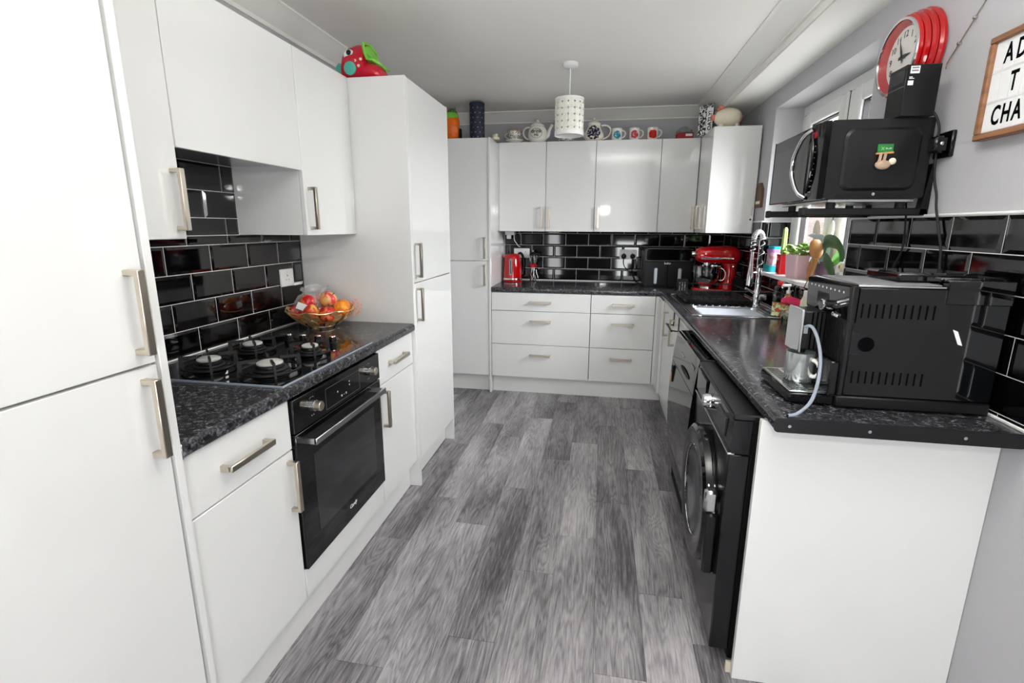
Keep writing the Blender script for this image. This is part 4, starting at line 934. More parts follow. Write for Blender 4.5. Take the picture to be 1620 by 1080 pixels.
part('lever_hub', MB().cyl((TX+.015, TY-.008, zt+.06), .019, .035, 'x', 20), 'chrome', t)
arc = [(TX, TY, zt+.24), (TX, TY, zt+.33)]
for i in range(1, 13): a = PI*i/13; arc.append((TX-.030+.030*cos(a), TY-.012*i/13*2, zt+.395+.062*sin(a)))
arc += [(TX-.06, TY-.028, zt+.38), (TX-.06, TY-.03, zt+.34)]
arc = spline(arc, 3)
part('hose', MB().tube(arc, .007, 8), 'black_matt', t)
mb = MB(); hel = []; L_ = len(arc); turns = 24; NS = 300
for i in range(NS+1):
    f = i/NS*(L_-1); k = min(int(f), L_-2); p = Vector(arc[k]).lerp(Vector(arc[k+1]), f-k); d = (Vector(arc[k+1])-Vector(arc[k])).normalized()
    u = Vector((0, 1, 0)); u = (u-d*u.dot(d)).normalized(); v = d.cross(u); a = 2*PI*turns*i/NS
    hel.append(tuple(p+(u*cos(a)+v*sin(a))*.0135))
part('spring', MB().tube(hel, .003, 5), 'spring_chrome', t)
part('spray_head', MB().lathe([(.016, zt+.13), (.02, zt+.135), (.019, zt+.2), (.012, zt+.25), (.009, zt+.34)], (TX-.06, TY-.03, 0), 18), 'chrome', t)
part('docking_arm', MB().tube([(TX, TY, zt+.21), (TX-.03, TY-.015, zt+.212), (TX-.05, TY-.025, zt+.21)], .006, 8), 'chrome', t)
# black draining tray with wire rack
t = T('draining_tray', 'black plastic draining tray beyond the sink bowl', 'tray', (2.26, 3.4, ZW+.008))
zz = ZW+.0085
part('tray', MB().rings([rr(2.075, 2.45, 3.21, 3.60, .04, zz), rr(2.055, 2.465, 3.19, 3.62, .05, zz+.03), rr(2.05, 2.47, 3.185, 3.625, .05, zz+.031), rr(2.062, 2.458, 3.197, 3.613, .045, zz+.027), rr(2.082, 2.443, 3.217, 3.593, .035, zz+.006)], True, True), 'black_satin', t)
t = T('dish_rack', 'black wire dish rack standing in the draining tray', 'dish rack', (2.26, 3.4, zz+.007))
def loop(x0, x1, y0, y1, zc, r_): return MB().tube(rr(x0, x1, y0, y1, .03, zc, 3), r_, 5, True)
part('top_wire', loop(2.075, 2.45, 3.205, 3.605, zz+.085, .003), 'black_plastic', t); part('bottom_wire', loop(2.09, 2.43, 3.225, 3.585, zz+.012, .003), 'black_plastic', t)
for k in range(9):
    x = 2.1+.04*k; part('wire', MB().tube([(x, 3.205, zz+.085), (x, 3.225, zz+.012), (x, 3.585, zz+.012), (x, 3.605, zz+.085)], .0018, 4), 'black_plastic', t)
for y in (3.3, 3.4, 3.5): part('wire', MB().tube([(2.075, y, zz+.085), (2.092, y, zz+.012), (2.43, y, zz+.012), (2.45, y, zz+.085)], .0018, 4), 'black_plastic', t)
t = T('cutlery_holder', 'black slotted cutlery holder clipped to the dish rack', 'cutlery holder', (2.12, 3.64, zz+.03))
part('cup', frame(2.08, 2.15, 3.635, 3.69, 2.084, 2.146, 3.639, 3.686, zz+.0, zz+.11), 'black_plastic', t); part('bottom', MB().box(2.083, 2.147, 3.638, 3.687, zz, zz+.004), 'black_plastic', t)
for k in range(3): part('slot', MB().box(2.09+.018*k, 2.097+.018*k, 3.634, 3.6352, zz+.03, zz+.09), 'print_grey', t)
# towel rail hooked over the sink cabinet door
t = T('towel_rail', 'black over-door towel rail hooked on the sink cabinet', 'towel rail', (1.985, 3.0, .79))
part('bar', MB().tube([(1.955, 2.93, .79), (1.955, 3.16, .79)], .006, 8), 'black_satin', t)
for y in (2.945, 3.145): part('hook', MB().box(1.994, 1.999, y-.006, y+.006, .78, .868, .001).tube([(1.955, y, .79), (1.997, y, .785)], .004, 6), 'black_satin', t)
# washing-up things by the wall
t = T('soap_caddy', 'clear plastic sink caddy with small feet beside the sink', 'caddy', (2.52, 2.69, ZW))
part('tray', MB().rings([rr(2.488, 2.55, 2.618, 2.768, .015, ZW+.022), rr(2.484, 2.553, 2.614, 2.772, .018, ZW+.055), rr(2.487, 2.55, 2.617, 2.769, .016, ZW+.055), rr(2.491, 2.547, 2.621, 2.765, .013, ZW+.026)], True, True), 'clear_cup', t)
for y in (2.632, 2.754):
    for x in (2.497, 2.545): part('foot', MB().cyl((x, y, ZW), .006, .023, 'z', 10), 'black_plastic', t)
one('sponge', MB().add(MB().rprism(-.05, .05, -.018, .018, .014, 'z', -.033, .033), Matrix.Translation((2.52, 2.69, ZW+.108)) @ Matrix.Rotation(.35, 4, 'Y') @ Matrix.Rotation(PI/2-.25, 4, 'X') @ Matrix.Rotation(.1, 4, 'Z')), 'sponge_pink', 'bright pink scrubbing sponge propped in the sink caddy', 'sponge', (2.52, 2.69, ZW+.07))
one('sponge', MB().box(2.497, 2.542, 2.65, 2.73, ZW+.027, ZW+.06, .006), 'cream', 'pale yellow sponge under the pink one in the caddy', 'sponge', (2.522, 2.72, ZW+.027))
def bottle(name, label, x, y, prof, bm__, capprof, cm, lab=None, sx=1):
    t = T(name, label, 'bottle', (x, y, ZW+.0005), local=True)
    b = part('bottle', MB().lathe(prof, n=20, sx=sx), bm__, t, sharp=60)
    part('cap', MB().lathe(capprof, n=16), cm, t)
    if lab: part('label', MB().lathe([(lab[0]+.0006, lab[1]), (lab[0]+.0006, lab[2])], n=20, sx=sx, cap0=False, cap1=False), lab[3], b)
    return t
bottle('soap_bottle', 'squeezy washing-up bottle with red cap behind the sink', 2.5, 2.85, [(.025, 0), (.028, .004), (.028, .09), (.02, .105), (.028, .125), (.03, .15), (.024, .17), (.012, .178)], 'smoked', [(.014, .178), (.015, .18), (.014, .198), (.006, .202)], 'red_gloss', (.028, .01, .085, 'soap_label'), 1)
t = bottle('soap_bottle', 'white pump soap bottle between the red-capped bottle and sponge', 2.53, 2.80, [(.022, 0), (.025, .004), (.025, .11), (.012, .13), (.01, .14)], 'soap_label', [(.012, .14), (.012, .155), (.005, .157), (.005, .175)], 'white_plastic')
part('pump_head', MB().box(-.035, .01, -.008, .008, .175, .19, .004), 'white_plastic', t)
t = bottle('soap_bottle', 'cream bottle with pale cap nearest the coffee machine', 2.534, 2.585, [(.02, 0), (.022, .004), (.022, .13), (.012, .155)], 'cream', [(.013, .155), (.013, .18), (.01, .183)], 'white_plastic')
t = T('dish_brush', 'wooden-handled brush leaning up against the window sill', 'brush', (2.535, 2.56, ZW+.09), local=False)
part('stem', MB().tube([(2.532, 2.622, ZW+.19), (2.525, 2.565, ZW+.238)], .0028, 6), 'steel', t)
part('handle', MB().tube(spline([(2.525, 2.565, ZW+.236), (2.52, 2.53, ZW+.275), (2.517, 2.505, ZW+.31), (2.515, 2.485, ZW+.35)], 4), [.007, .011, .012, .011, .010, .010, .011, .012, .012, .012, .013, .014, .013], 10), 'wood_tan', t)
part('brush_head', MB().tube(spline([(2.516, 2.487, ZW+.345), (2.518, 2.50, ZW+.385), (2.522, 2.525, ZW+.43)], 4), [.013, .02, .026, .03, .031, .03, .028, .024, .016], 12, flat=.55), 'wood_tan', t)

# ------------------------------------------------------------ window sill things
SZ = RZ0+.0125
t = T('bubble_tank', 'clear plastic tub with turquoise base and lid on the window sill', 'tub', (2.635, 3.39, SZ), local=True)
part('base', MB().rprism(-.05, .05, -.075, .075, .02, 'z', 0, .04), 'turquoise', t); part('step', MB().box(-.03, .03, .05, .085, .02, .055, .006), 'turquoise', t)
part('tub', MB().rprism(-.04, .04, -.058, .05, .018, 'z', .04, .125), 'tank_clear', t)
part('collar', MB().rprism(-.043, .043, -.062, .054, .018, 'z', .125, .142), 'purple_plastic', t); part('lid', MB().rprism(-.037, .037, -.055, .047, .018, 'z', .142, .16), 'turquoise', t)
t = T('cactus_vase', 'slim red vase holding a tall green cactus stem', 'vase', (2.615, 3.19, SZ), local=True)
part('vase', MB().rprism(-.028, .028, -.034, .034, .01, 'z', 0, .118), 'red_gloss', t)
part('lip', MB().rprism(-.03, .03, -.036, .036, .01, 'z', .112, .12), 'red_gloss', t)
R = []
for j in range(14):
    f = j/13; rad = (.0145 if j else .008)*(1-.25*f) if j < 13 else .004
    R.append([(rad*(1+.18*cos(6*a))*cos(a), .012+rad*(1+.18*cos(6*a))*sin(a), .115+.165*f) for a in [2*PI*i/24 for i in range(24)]])
part('cactus', MB().rings(R), 'leaf_light', t, sharp=60)
for k in range(4): part('offset_stem', MB().ell((.012*cos(k*1.6), -.008+.012*sin(k*1.6), .125+.006*k), (.009, .009, .02), 8, 6), 'leaf', t)
def leaf(L, w_, droop, n=6):
    V = []; F = []
    for i in range(n+1):
        f = i/n; hw = w_*math.sin(PI*min(f*.92+.06, 1))**.7; zz_ = L*.45*f-droop*f*f*L; x = L*f*.85
        V += [(x, -hw, zz_+.18*hw), (x, 0, zz_-.08*hw), (x, hw, zz_+.18*hw)]
    for i in range(n):
        for k in (0, 1): F.append((i*3+k, i*3+k+1, i*3+k+4, i*3+k+3))
    m_ = len(V); V += [(x, y, zz_-.0012) for x, y, zz_ in V]
    F += [tuple(q+m_ for q in f)[::-1] for f in F[:]]
    bd_ = [0]+[i*3 for i in range(1, n+1)]+[n*3+1, n*3+2]+[i*3+2 for i in range(n-1, -1, -1)]+[1]
    F += [(bd_[i], bd_[(i+1) % len(bd_)], bd_[(i+1) % len(bd_)]+m_, bd_[i]+m_) for i in range(len(bd_))]
    return MB().raw(V, F)
LM = [mesh_of('leaf', leaf(.075, .024, .35), 70), mesh_of('leaf', leaf(.06, .02, .55), 70)]
LM[0].materials.append(MATS['leaf_light']); LM[1].materials.append(MATS['leaf'])
t = T('potted_plant', 'leafy green houseplant in a square pink pot on the sill', 'plant', (2.64, 2.985, SZ), local=True)
pt = part('pot', MB().rings([rr(-.05, .05, -.075, .075, .012, 0), rr(-.058, .058, -.088, .088, .012, .128), rr(-.053, .053, -.083, .083, .012, .128), rr(-.052, .052, -.082, .082, .012, .112)], True, True), 'pink_pot', t)
part('soil', MB().box(-.05, .05, -.08, .08, .108, .114), 'soil', pt)
rnd = random.Random(11)
for k in range(46):
    o = bpy.data.objects.new('leaf', LM[k % 2]); COL.objects.link(o); o.parent = t
    o.location = (rnd.uniform(-.03, .03), rnd.uniform(-.06, .13), .118+rnd.uniform(0, .05)); o.rotation_euler = (rnd.uniform(-.3, .3), rnd.uniform(-.75, .1), rnd.uniform(0, 2*PI)); s_ = rnd.uniform(.6, .95); o.scale = (s_, s_, s_)
    part('stem', MB().tube([(0, rnd.uniform(-.03, .03), .112), tuple(o.location)], .0015, 4), 'leaf', t) if k % 3 == 0 else None
t = T('rabbit_ornament', 'fluffy pale rabbit-eared ornament standing by the window', 'ornament', (2.668, 2.83, SZ), local=True)
part('body', MB().lathe([(.03, 0), (.045, .01), (.05, .06), (.038, .11), (.03, .13)], n=20), 'fur_brown', t, sharp=60)
part('head', MB().ell((0, 0, .175), (.036, .07, .05), 18, 12), 'fur_brown', t, sharp=80)
for y, tl in ((.08, .15), (-.085, -.3)):
    part('ear', MB().add(MB().ell((0, 0, .06), (.013, .03, .065), 16, 12), Matrix.Translation((0, y*.8, .195)) @ Matrix.Rotation(-tl, 4, 'X')), 'fur', t, sharp=80)
for y in (-.014, .014): part('eye', MB().ell((-.032, y, .185), .004, 8, 6), 'black_gloss', t)
part('nose', MB().ell((-.036, 0, .17), .005, 8, 6), 'salmon', t)
t = T('orchid', 'orchid with broad green leaves in a dark purple pot', 'plant', (2.625, 2.64, SZ), local=True)
pt = part('pot', MB().lathe([(.035, 0), (.05, .11), (.052, .115), (.047, .115), (.046, .1)], n=24), 'purple_pot', t); part('bark', MB().cyl((0, 0, .095), .046, .006, 'z', 20), 'soil', pt)
def bigleaf(name, path, wid, mat, th=.0035):
    P = spline(path, 4); n = len(P); R = []
    for i, p in enumerate(P):
        f = i/(n-1); hw = wid*(math.sin(PI*(.12+.86*f)))**.6; d = (Vector(P[min(i+1, n-1)])-Vector(P[max(i-1, 0)])).normalized()
        u = d.cross(Vector((1, 0, .25))).normalized() if abs(d.x) < .95 else Vector((0, 1, 0)); v = u.cross(d)
        c = Vector(p); R.append([tuple(c+u*hw+v*.008), tuple(c+u*hw*.5-v*.002), tuple(c-v*.004), tuple(c-u*hw*.5-v*.002), tuple(c-u*hw+v*.008), tuple(c-u*hw*.5+v*(th-.002)), tuple(c+v*(th-.004)), tuple(c+u*hw*.5+v*(th-.002))])
    return part(name, MB().rings(R), mat, t, sharp=70)
bigleaf('leaf', [(-.01, 0, .1), (-.05, -.075, .2), (-.055, -.135, .215), (-.055, -.205, .205), (-.05, -.25, .17), (-.045, -.25, .13)], .032, 'leaf_dark')
bigleaf('leaf', [(-.01, 0, .1), (-.04, -.085, .19), (-.055, -.075, .215), (-.055, .005, .232), (-.055, .10, .24)], .022, 'leaf_pale')
bigleaf('leaf', [(-.02, -.03, .105), (-.05, -.11, .115), (-.055, -.17, .09), (-.05, -.21, .045)], .05, 'leaf_dark')
bigleaf('leaf', [(0, .02, .1), (-.02, .05, .14), (-.03, .07, .13)], .024, 'leaf')
bigleaf('leaf', [(.01, -.02, .1), (.02, -.08, .15), (.02, -.12, .14)], .028, 'leaf')
for k in range(5): part('root', MB().tube(spline([(-.02, .03-.015*k, .1), (-.045, .05-.02*k, .135+.004*k), (-.06, .045-.03*k, .11)]), .003, 5), 'leaf_pale', t)
t = T('sill_figurine', 'small cream figurine at the near end of the window sill', 'ornament', (2.60, 2.405, SZ), local=True)
part('base', MB().cyl((0, 0, 0), .022, .012, 'z', 16), 'white_plastic', t); part('body', MB().lathe([(.016, .012), (.018, .03), (.01, .06), (.012, .085)], n=16), 'ceramic', t, sharp=60)
part('flower', MB().ell((0, 0, .105), (.016, .022, .022), 12, 8), 'cream', t); part('flower_centre', MB().ell((-.012, 0, .105), (.006, .009, .009), 10, 6), 'apple_yellow', t)

# ------------------------------------------------------------ microwave on wall bracket, box, clock, sign
t = T('microwave_bracket', 'black folding wall bracket carrying the microwave', 'bracket', (2.45, 2.0, 1.44))
for y in (1.838, 2.185):
    a = part('arm', MB().box(2.19, XR-.003, y-.014, y+.014, 1.438, 1.462, .003), 'black_satin', t); part('end_cap', MB().box(2.186, 2.20, y-.016, y+.016, 1.436, 1.464, .003), 'rubber', a)
    part('wall_plate', MB().prism([(XR-.028, 1.438), (XR-.003, 1.438), (XR-.003, 1.60), (XR-.012, 1.60)], 'y', y-.014, y+.014), 'black_satin', t)
t = T('microwave', 'black microwave oven mounted high beside the window', 'microwave', (2.38, 2.03, 1.468))
MX0, MX1, MY0, MY1, MZ0, MZ1 = 2.238, 2.532, 1.80, 2.262, 1.492, 1.735
part('case', MB().rprism(MX0, MX1, MZ0, MZ1, .008, 'y', MY0, MY1), 'black_satin', t)
def rrxz(x0, x1, z0_, z1_, rad, y): return [(p_[0], y, p_[1]) for p_ in rr(x0, x1, z0_, z1_, rad, 0)]
part('side_emboss', MB().rings([rrxz(2.279, 2.502, 1.515, 1.709, .03, MY0+.001), rrxz(2.28, 2.501, 1.516, 1.708, .03, MY0-.0015), rrxz(2.288, 2.493, 1.524, 1.70, .024, MY0-.007), rrxz(2.292, 2.489, 1.528, 1.696, .022, MY0-.0075)]), 'black_satin', t, sharp=25)
part('base_ledge', MB().rprism(2.27, 2.5, 1.497, 1.507, .004, 'y', MY0-.002, MY0+.001), 'black_plastic', t)
part('screw', MB().cyl((2.385, MY0-.003, 1.505), .005, .003, 'y', 12), 'steel', t)
part('underside', MB().box(2.26, 2.52, 1.82, 2.24, 1.480, 1.4915, .002), 'steel', t)
for x in (2.28, 2.49):
    for y in (1.84, 2.18): part('foot', MB().cyl((x, y, 1.4622), .014, .019, 'z', 12), 'rubber', t)
fp = part('control_panel', MB().prism([(MX0, 1.805), (MX0, 1.915), (2.221, 1.915), (2.217, 1.87), (2.222, 1.812)], 'z', MZ0-.002, MZ1), 'black_gloss', t)
part('display', MB().box(2.2165, 2.2185, 1.858, 1.89, 1.692, 1.712), 'red_card', fp)
for k in range(9): part('button', MB().box(2.2165, 2.2185, 1.858, 1.876, 1.515+.0185*k, 1.5185+.0185*k), 'print_grey', fp)
dr = part('door', MB().box(2.218, MX0, 1.917, MY1, MZ0-.002, MZ1, .003), 'black_gloss', t)
part('door_window', MB().box(2.2172, 2.218, 2.02, 2.235, 1.545, 1.69), 'dark_glass', dr)
part('door_edge', MB().box(2.2165, MX0, 2.2615, 2.2635, MZ0-.002, MZ1), 'black_plastic', dr)
part('handle', MB().tube(spline([(2.216, 1.89, 1.722), (2.196, 1.915, 1.70), (2.188, 1.955, 1.645), (2.188, 1.962, 1.61), (2.188, 1.955, 1.575), (2.196, 1.915, 1.52), (2.216, 1.89, 1.498)], 6), .007, 10), 'chrome', dr)
part('handle_inner', MB().tube(spline([(2.214, 1.885, 1.705), (2.213, 1.865, 1.66), (2.213, 1.86, 1.61), (2.213, 1.865, 1.56), (2.214, 1.885, 1.515)], 5), .005, 8), 'black_gloss', dr)
# souvenir magnet
t = T('fridge_magnet', 'souvenir magnet of a hanging sloth on the microwave side', 'magnet', (2.40, 1.793, 1.60))
my = MY0-.0076
sg = part('sign', MB().box(2.374, 2.418, my-.006, my, 1.632, 1.657, .001), 'grass_green', t); part('lettering', MB().add(text('=-=', .012, basis((2.404, my-.0063, 1.643), *FB), .0002)), 'print_white', sg)
part('lizard_mark', text('x', .022, basis((2.388, my-.0063, 1.645), *FB), .0002), 'toy_green', sg)
part('branch', MB().tube([(2.37, my-.006, 1.628), (2.42, my-.006, 1.631)], .003, 6), 'wood_tan', t)
for x in (2.385, 2.398): part('arm', MB().tube([(x, my-.008, 1.63), (x-.003, my-.009, 1.61), (x-.006+.006*(x > 2.39), my-.008, 1.596)], .0045, 6), 'sloth', t)
part('body', MB().ell((2.393, my-.008, 1.594), (.023, .0075, .0145), 16, 10), 'sloth', t, sharp=80); part('head', MB().ell((2.419, my-.009, 1.604), (.0105, .008, .0105), 14, 10), 'cream', t, sharp=80)
# small black device on the microwave
t = T('black_box', 'small black electronic box with white stickers standing on the microwave', 'device', (2.465, 1.825, MZ1))
part('case', MB().box(2.417, 2.513, 1.781, 1.872, MZ1+.001, 1.884, .002), 'black_satin', t)
part('front_panel', MB().box(2.4158, 2.417, 1.786, 1.867, 1.835, 1.872), 'dark_glass', t); part('front_groove', MB().box(2.4164, 2.4172, 1.783, 1.87, 1.822, 1.824), 'print_grey', t)
s1 = part('sticker', MB().box(2.428, 2.453, 1.7804, 1.781, 1.858, 1.879), 'white_paper', t)
for z in (1.864, 1.872): part('print_line', MB().box(2.431, 2.450, 1.7800, 1.7804, z, z+.004), 'print_grey', s1)
part('sticker', MB().box(2.425, 2.440, 1.7804, 1.781, 1.825, 1.838), 'white_paper', t); part('sticker', MB().box(2.427, 2.441, 1.7804, 1.781, 1.843, 1.845).box(2.427, 2.436, 1.7804, 1.781, 1.8465, 1.849), 'white_paper', t)
part('top_button', MB().cyl((2.45, 1.83, 1.884), .012, .007, 'z', 14), 'black_plastic', t)
part('cable', MB().tube(spline([(2.51, 1.80, 1.76), (2.525, 1.792, 1.735), (2.535, 1.785, 1.70), (2.537, 1.785, 1.65), (2.545, 1.785, 1.56), (2.552, 1.77, 1.50), (2.55, 1.755, 1.457), (2.55, 1.72, 1.38), (2.55, 1.70, 1.333), (2.55, 1.692, 1.29), (2.55, 1.68, 1.25)], 5), .0035, 6), 'rubber', t)
t = T('microwave_lead', 'black power lead hanging behind the bracket down to the worktop', 'cable', (2.55, 1.9, 1.2))
part('lead', MB().tube(spline([(2.545, 1.91, 1.49), (2.548, 1.902, 1.435), (2.55, 1.895, 1.36), (2.55, 1.90, 1.31), (2.55, 1.93, 1.26), (2.55, 1.935, 1.21), (2.55, 1.93, 1.16)], 5), .0035, 6), 'rubber', t)
t = T('wall_adaptor', 'black plug adaptor on the grey wall beside the microwave', 'adaptor', (XR, 1.785, 1.65))
part('plate', MB().box(XR-.012, XR+.001, 1.755, 1.835, 1.612, 1.69, .003), 'black_gloss', t); part('plug', MB().box(XR-.05, XR-.012, 1.765, 1.815, 1.625, 1.675, .006), 'black_gloss', t); part('indicator', MB().ell((XR-.03, 1.764, 1.652), (.006, .002, .006), 10, 6), 'steel', t)
t = T('conduit', 'thin white cable clipped slanting up the grey wall', 'cable', (XR, 1.76, 1.96))
part('cable', MB().tube([(XR-.012, 1.845, 1.885), (XR-.006, 1.856, 1.899), (XR-.005, 1.731, 2.029), (XR-.005, 1.6, 2.165), (XR-.005, 1.54, 2.23)], .0022, 6), 'nickel', t)
for f in (.35, .75): part('clip', MB().box(XR-.011, XR, 1.856-.125*f-.004, 1.856-.125*f+.004, 1.899+.13*f-.004, 1.899+.13*f+.004, .001), 'steel', t)
# clock
KY, KZc = 2.02, 1.972
t = T('wall_clock', 'round red wall clock with stepped rim and white face', 'clock', (XR, KY, KZc))
def lx(prof, n=64, cap=True): return MB().lathe([(r_*1.06, XR-d) for r_, d in prof], (0, KY, KZc), n, 'x', cap1=cap)
part('case', lx([(.13, 0), (.137, .006), (.137, .014), (.131, .022), (.125, .022), (.132, .026), (.131, .034), (.124, .040), (.119, .040), (.126, .045), (.124, .053), (.117, .058), (.114, .058), (.12, .062), (.118, .068), (.113, .071)], cap=False), 'red_gloss', t, sharp=30)
part('chrome_bezel', MB().lathe([(r_*1.06, XR-d) for r_, d in ((.114, .07), (.113, .0755), (.106, .076), (.104, .070), (.108, .0695))], (0, KY, KZc), 64, 'x', cap0=False, cap1=False), 'chrome', t)
part('inner_rim', MB().lathe([(r_*1.06, XR-d) for r_, d in ((.105, .0725), (.090, .052), (.0895, .0515), (.104, .0705))], (0, KY, KZc), 64, 'x', cap0=False, cap1=False), 'red_gloss', t)
fc = part('face', lx([(.104, .0495), (.104, .0515)]), 'clock_face', t)
for h in range(1, 13):
    a = PI/2-h*PI/6; part('numeral', text(str(h), .03, basis((XR-.0522, KY-.072*cos(a), KZc+.072*sin(a)), *FR), .0004), 'print_black', fc)
def hand(L, ang, w_, d, nm):
    a = PI/2-ang; u = Vector((0, -cos(a), sin(a))); v = Vector((0, sin(a), cos(a))); c = Vector((XR-d, KY, KZc))
    pts = [c-u*.02+v*w_, c+u*L*.3+v*w_*1.3, c+u*L, c+u*L*.3-v*w_*1.3, c-u*.02-v*w_]
    part(nm, MB().raw([tuple(p) for p in pts]+[tuple(p-Vector((.001, 0, 0))) for p in pts], [(0, 1, 2, 3, 4), (9, 8, 7, 6, 5)]+[(i, (i+1) % 5, 5+(i+1) % 5, 5+i) for i in range(5)]), 'print_black', fc)
hand(.05, 2*PI*(2.95/12), .005, .054, 'hour_hand'); hand(.07, 2*PI*(56.5/60), .0035, .0555, 'minute_hand')
part('hand_boss', MB().lathe([(.007, XR-.053), (.006, XR-.0585)], (0, KY, KZc), 14, 'x'), 'print_black', fc)
part('glass', lx([(.108, .0715), (.108, .0722)]), 'pane', t)
# letter board
t = T('letter_board', 'wood-framed white letter board on the grey wall', 'sign', (XR, 1.45, 1.64))
LY0, LY1, LZ0, LZ1 = 1.262, 1.642, 1.636, 1.90; f = .017
for bx in ((LY0, LY1, LZ1-f, LZ1), (LY0, LY1, LZ0, LZ0+f), (LY0, LY0+f, LZ0+f, LZ1-f), (LY1-f, LY1, LZ0+f, LZ1-f)): part('frame_bar', MB().box(XR-.03, XR, *bx, .0025), 'frame_wood', t)
bd = part('panel', MB().box(XR-.02, XR-.002, LY0+f, LY1-f, LZ0+f, LZ1-f), 'white_paper', t)
for k in (1, 2): part('rail', MB().box(XR-.0215, XR-.02, LY0+f, LY1-f, LZ0+f+.0767*k-.001, LZ0+f+.0767*k+.001), 'white_plastic', bd)
for r_ in range(3):
    for k in range(9): part('letter_card', MB().box(XR-.0212, XR-.0202, LY1-f-.035*(k+1)+.0008, LY1-f-.035*k-.0008, LZ0+f+.0767*r_+.003, LZ0+f+.0767*(r_+1)-.003), 'white_paper', bd)
def letter(s_, y, z): part('letter', text(s_, .068, basis((XR-.0214, y, z), *FR), .0004, .62, 0, .0015), 'print_black', bd)
zr = [LZ0+f+.0767*(i+.5) for i in range(3)]
letter('A', 1.577, zr[2]); letter('D', 1.537, zr[2]); letter('T', 1.543, zr[1]); letter('C', 1.583, zr[0]); letter('H', 1.548, zr[0]); letter('A', 1.513, zr[0])
# little hanging signs by the corner cabinet
t = T('bottle_sign', 'brown bottle-shaped wooden plaque on the wall by the corner cabinet', 'plaque', (XR, 3.62, 1.53))
part('board', MB().prism([(3.545, 1.53), (3.665, 1.53), (3.672, 1.60), (3.668, 1.655), (3.64, 1.675), (3.635, 1.69), (3.585, 1.69), (3.575, 1.675), (3.548, 1.65), (3.54, 1.60)], 'x', XR-.016, XR), 'brown_wood', t)
part('label', MB().box(XR-.017, XR-.016, 3.56, 3.65, 1.553, 1.572), 'cream', t)
t = T('gift_tag', 'white card tag with brown heart hanging on the corner cabinet', 'tag', (2.535, 3.68, 1.365))
part('card', MB().prism([(2.52, 1.366), (2.545, 1.366), (2.556, 1.47), (2.536, 1.48), (2.527, 1.462)], 'y', 3.676, 3.679), 'white_paper', t); part('heart', MB().cyl((2.538, 3.675, 1.452), .007, .0012, 'y', 12), 'brown_wood', t)
part('string', MB().tube([(2.542, 3.677, 1.47), (2.545, 3.679, 1.51), (2.548, 3.681, 1.535)], .0012, 4), 'wood_tan', t)

# ------------------------------------------------------------ coffee machine
t = T('coffee_machine', 'black bean-to-cup coffee machine at the near end of the right worktop', 'coffee machine', (2.36, 1.52, ZW))
C0, C1, CY0, CY1 = 2.175, 2.545, 1.389, 1.652
part('base', MB().box(C0+.0, C1, CY0-.002, CY1+.002, ZW+.004, .946, .004), 'black_plastic', t)
part('body', MB().box(C0+.012, C1, CY0, CY1, .946, 1.247, .005), 'black_gloss', t)
part('side_frame', MB().box(C0, C0+.016, CY0-.001, CY1+.001, .946, 1.25, .004), 'black_satin', t)
part('top_edge', MB().box(C0+.014, 2.392, CY0-.0015, CY0+.004, 1.246, 1.2515, .001), 'steel', t)
part('warming_grille', MB().box(2.2, 2.39, CY0+.012, CY1-.012, 1.247, 1.254, .002), 'print_grey', t)
part('bean_hopper', MB().box(2.395, C1, CY0+.03, CY1-.01, 1.247, 1.272, .004), 'smoked', t)
part('hopper_lid', MB().box(2.31, 2.50, CY0+.06, CY1-.04, 1.254, 1.281, .006), 'black_gloss', t)
part('water_tank', MB().box(2.394, C1-.002, CY0-.004, CY0+.02, 1.206, 1.268, .002), 'smoked', t)
for k in range(11):
    x = 2.206+.0168*k
    part('vent_slot', MB().box(x-.002, x+.002, CY0-.0006, CY0, 1.165, 1.202), 'print_black', t); part('vent_slot', MB().box(x-.002, x+.002, CY0-.0006, CY0, .985, 1.019), 'print_black', t)
part('finger_hole', MB().lathe([(.02, CY0-.0008), (.02, CY0)], (2.228, 0, 1.093), 20, 'y'), 'print_black', t); part('side_door', MB().box(2.19, 2.2075, CY0-.0014, CY0-.0002, 1.065, 1.122, .0005), 'black_satin', t)
part('sticker', MB().prism([(2.424, 1.142), (2.436, 1.137), (2.452, 1.1), (2.441, 1.103)], 'y', CY0-.0008, CY0), 'white_paper', t)
fa = part('fascia', MB().prism([(C0+.004, 1.15), (C0-.002, 1.16), (C0-.006, 1.245), (C0+.004, 1.251), (C0+.02, 1.251), (C0+.02, 1.15)], 'y', CY0, CY1), 'black_gloss', t)
for k in range(9): part('touch_icon', text('o' if k % 2 else 'u', .012, basis((C0-.0062, CY1-.03-.0255*k, 1.229), *FR), .0004), 'print_white', fa)
part('display', MB().box(C0-.006, C0-.003, 1.505, 1.575, 1.17, 1.213, .001), 'dark_glass', fa)
kb = part('dial', MB().lathe([(.014, C0-.04), (.0165, C0-.038), (.0165, C0-.03), (.014, C0-.026), (.013, C0-.002)], (0, 1.462, 1.187), 24, 'x'), 'chrome', fa); part('dial_face', MB().lathe([(.0125, C0-.0405), (.0125, C0-.0398)], (0, 1.462, 1.187), 20, 'x'), 'black_gloss', kb)
part('lettering', text('Oster', .016, basis((C0-.005, 1.452, 1.161), *FR), .0004), 'print_white', fa)
part('front_recess', MB().box(C0-.001, C0+.014, CY0+.015, CY1-.005, .985, 1.15, .001), 'black_matt', t)
for k in range(9): part('front_rib', MB().box(C0-.0022, C0-.001, CY0+.02+.011*k, CY0+.024+.011*k, 1.04, 1.148), 'black_plastic', t)
sp_ = part('spout_block', MB().box(2.112, C0, 1.505, 1.60, 1.045, 1.16, .004), 'black_plastic', t)
for k in range(3): part('groove', MB().box(2.135+.012*k, 2.139+.012*k, 1.5035, 1.505, 1.047, 1.158), 'print_black', sp_)
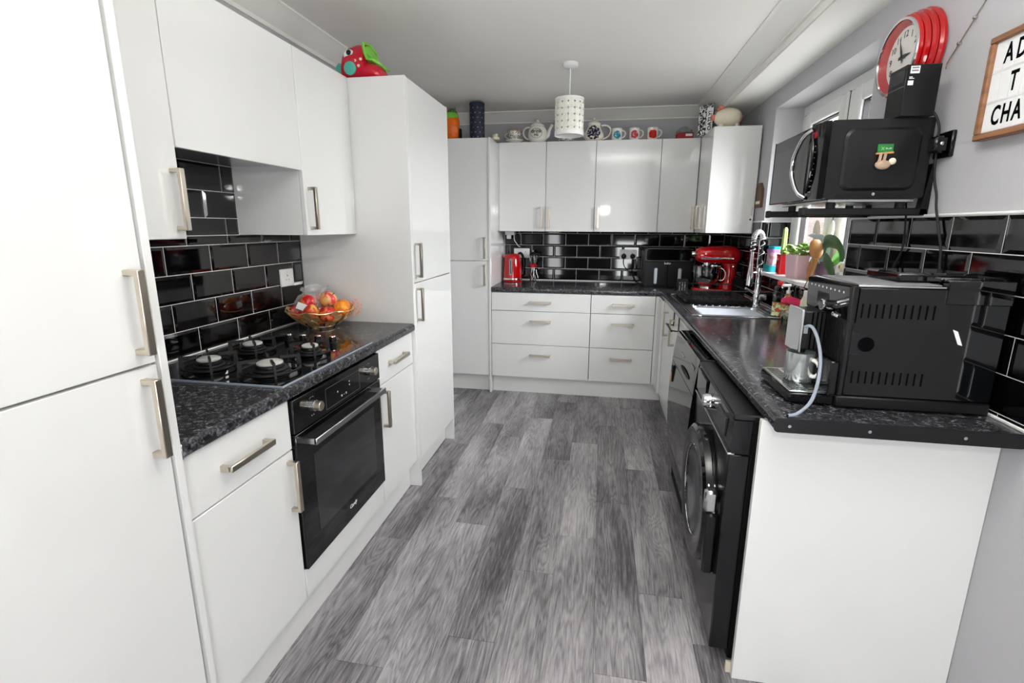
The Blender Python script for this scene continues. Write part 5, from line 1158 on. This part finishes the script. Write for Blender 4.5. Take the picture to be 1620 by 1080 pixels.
part('spout_front', MB().box(2.105, 2.113, 1.498, 1.602, 1.035, 1.164, .002), 'steel', sp_, 'brushed steel front of the spout')
for y in (1.53, 1.575): part('nozzle', MB().cyl((2.13, y, 1.032), .008, .014, 'z', 12), 'black_plastic', sp_)
part('milk_port', MB().box(2.115, 2.128, 1.502, 1.505, 1.093, 1.118, .001), 'steel', sp_)
part('grounds_box', MB().box(C0-.022, C0, CY0+.006, 1.50, .94, 1.04, .003), 'black_gloss', t)
dt = part('drip_tray', MB().box(2.058, C0+.004, 1.40, 1.645, ZW+.003, .945, .006), 'black_gloss', t)
gp = part('drip_grid', MB().box(2.06, C0-.022, 1.402, 1.643, .945, .949, .0015), 'steel', dt)
for r_ in range(2):
    for k in range(15): part('grid_slot', MB().box(2.07+.044*r_, 2.104+.044*r_, 1.418+.0145*k, 1.424+.0145*k, .949, .9494), 'print_black', gp)
part('milk_hose', MB().tube(spline([(2.118, 1.50, 1.115), (2.125, 1.475, 1.12), (2.136, 1.455, 1.09), (2.138, 1.425, 1.04), (2.125, 1.39, .985), (2.095, 1.345, .94), (2.05, 1.305, .918), (2.022, 1.293, .915)], 6), .0045, 8), 'grey_hose', t)
part('hose_end', MB().tube([(2.03, 1.297, .9155), (2.02, 1.292, .915)], .0038, 6), 'rubber', t)
t = T('coffee_cup', 'silver metal coffee cup with pale handle on the drip tray', 'cup', (2.125, 1.522, .9496), local=True)
M('cup_metal', (200, 206, 206), .22, .75)
part('body', MB().lathe([(.037, 0), (.039, .003), (.04, .084), (.0405, .086), (.0385, .086), (.037, .01), (.01, .006)], n=32), 'cup_metal', t)
a = -.95
part('handle', MB().tube(bez((.038*cos(a), .038*sin(a), .068), (.07*cos(a), .07*sin(a), .07), (.068*cos(a), .068*sin(a), .012), (.038*cos(a), .038*sin(a), .02), 10), .006, 8, flat=1.3), 'ceramic', t)

rnd = random.Random(9); R = []
for j in range(6):
    f = j/5; R.append([(.66+(.03-.015*f)*cos(a)*(1+.4*rnd.uniform(-1, 1)), 3.96+(.03-.012*f)*sin(a)*(1+.4*rnd.uniform(-1, 1)), CZ+.0005+.032*f+.008*rnd.random()*(j > 0)) for a in [2*PI*i/12 for i in range(12)]])
one('paper_bow', MB().rings(R), 'cream', 'crumpled cream paper bow beside the navy tube', 'paper', (.66, 3.96, CZ), sharp=10)
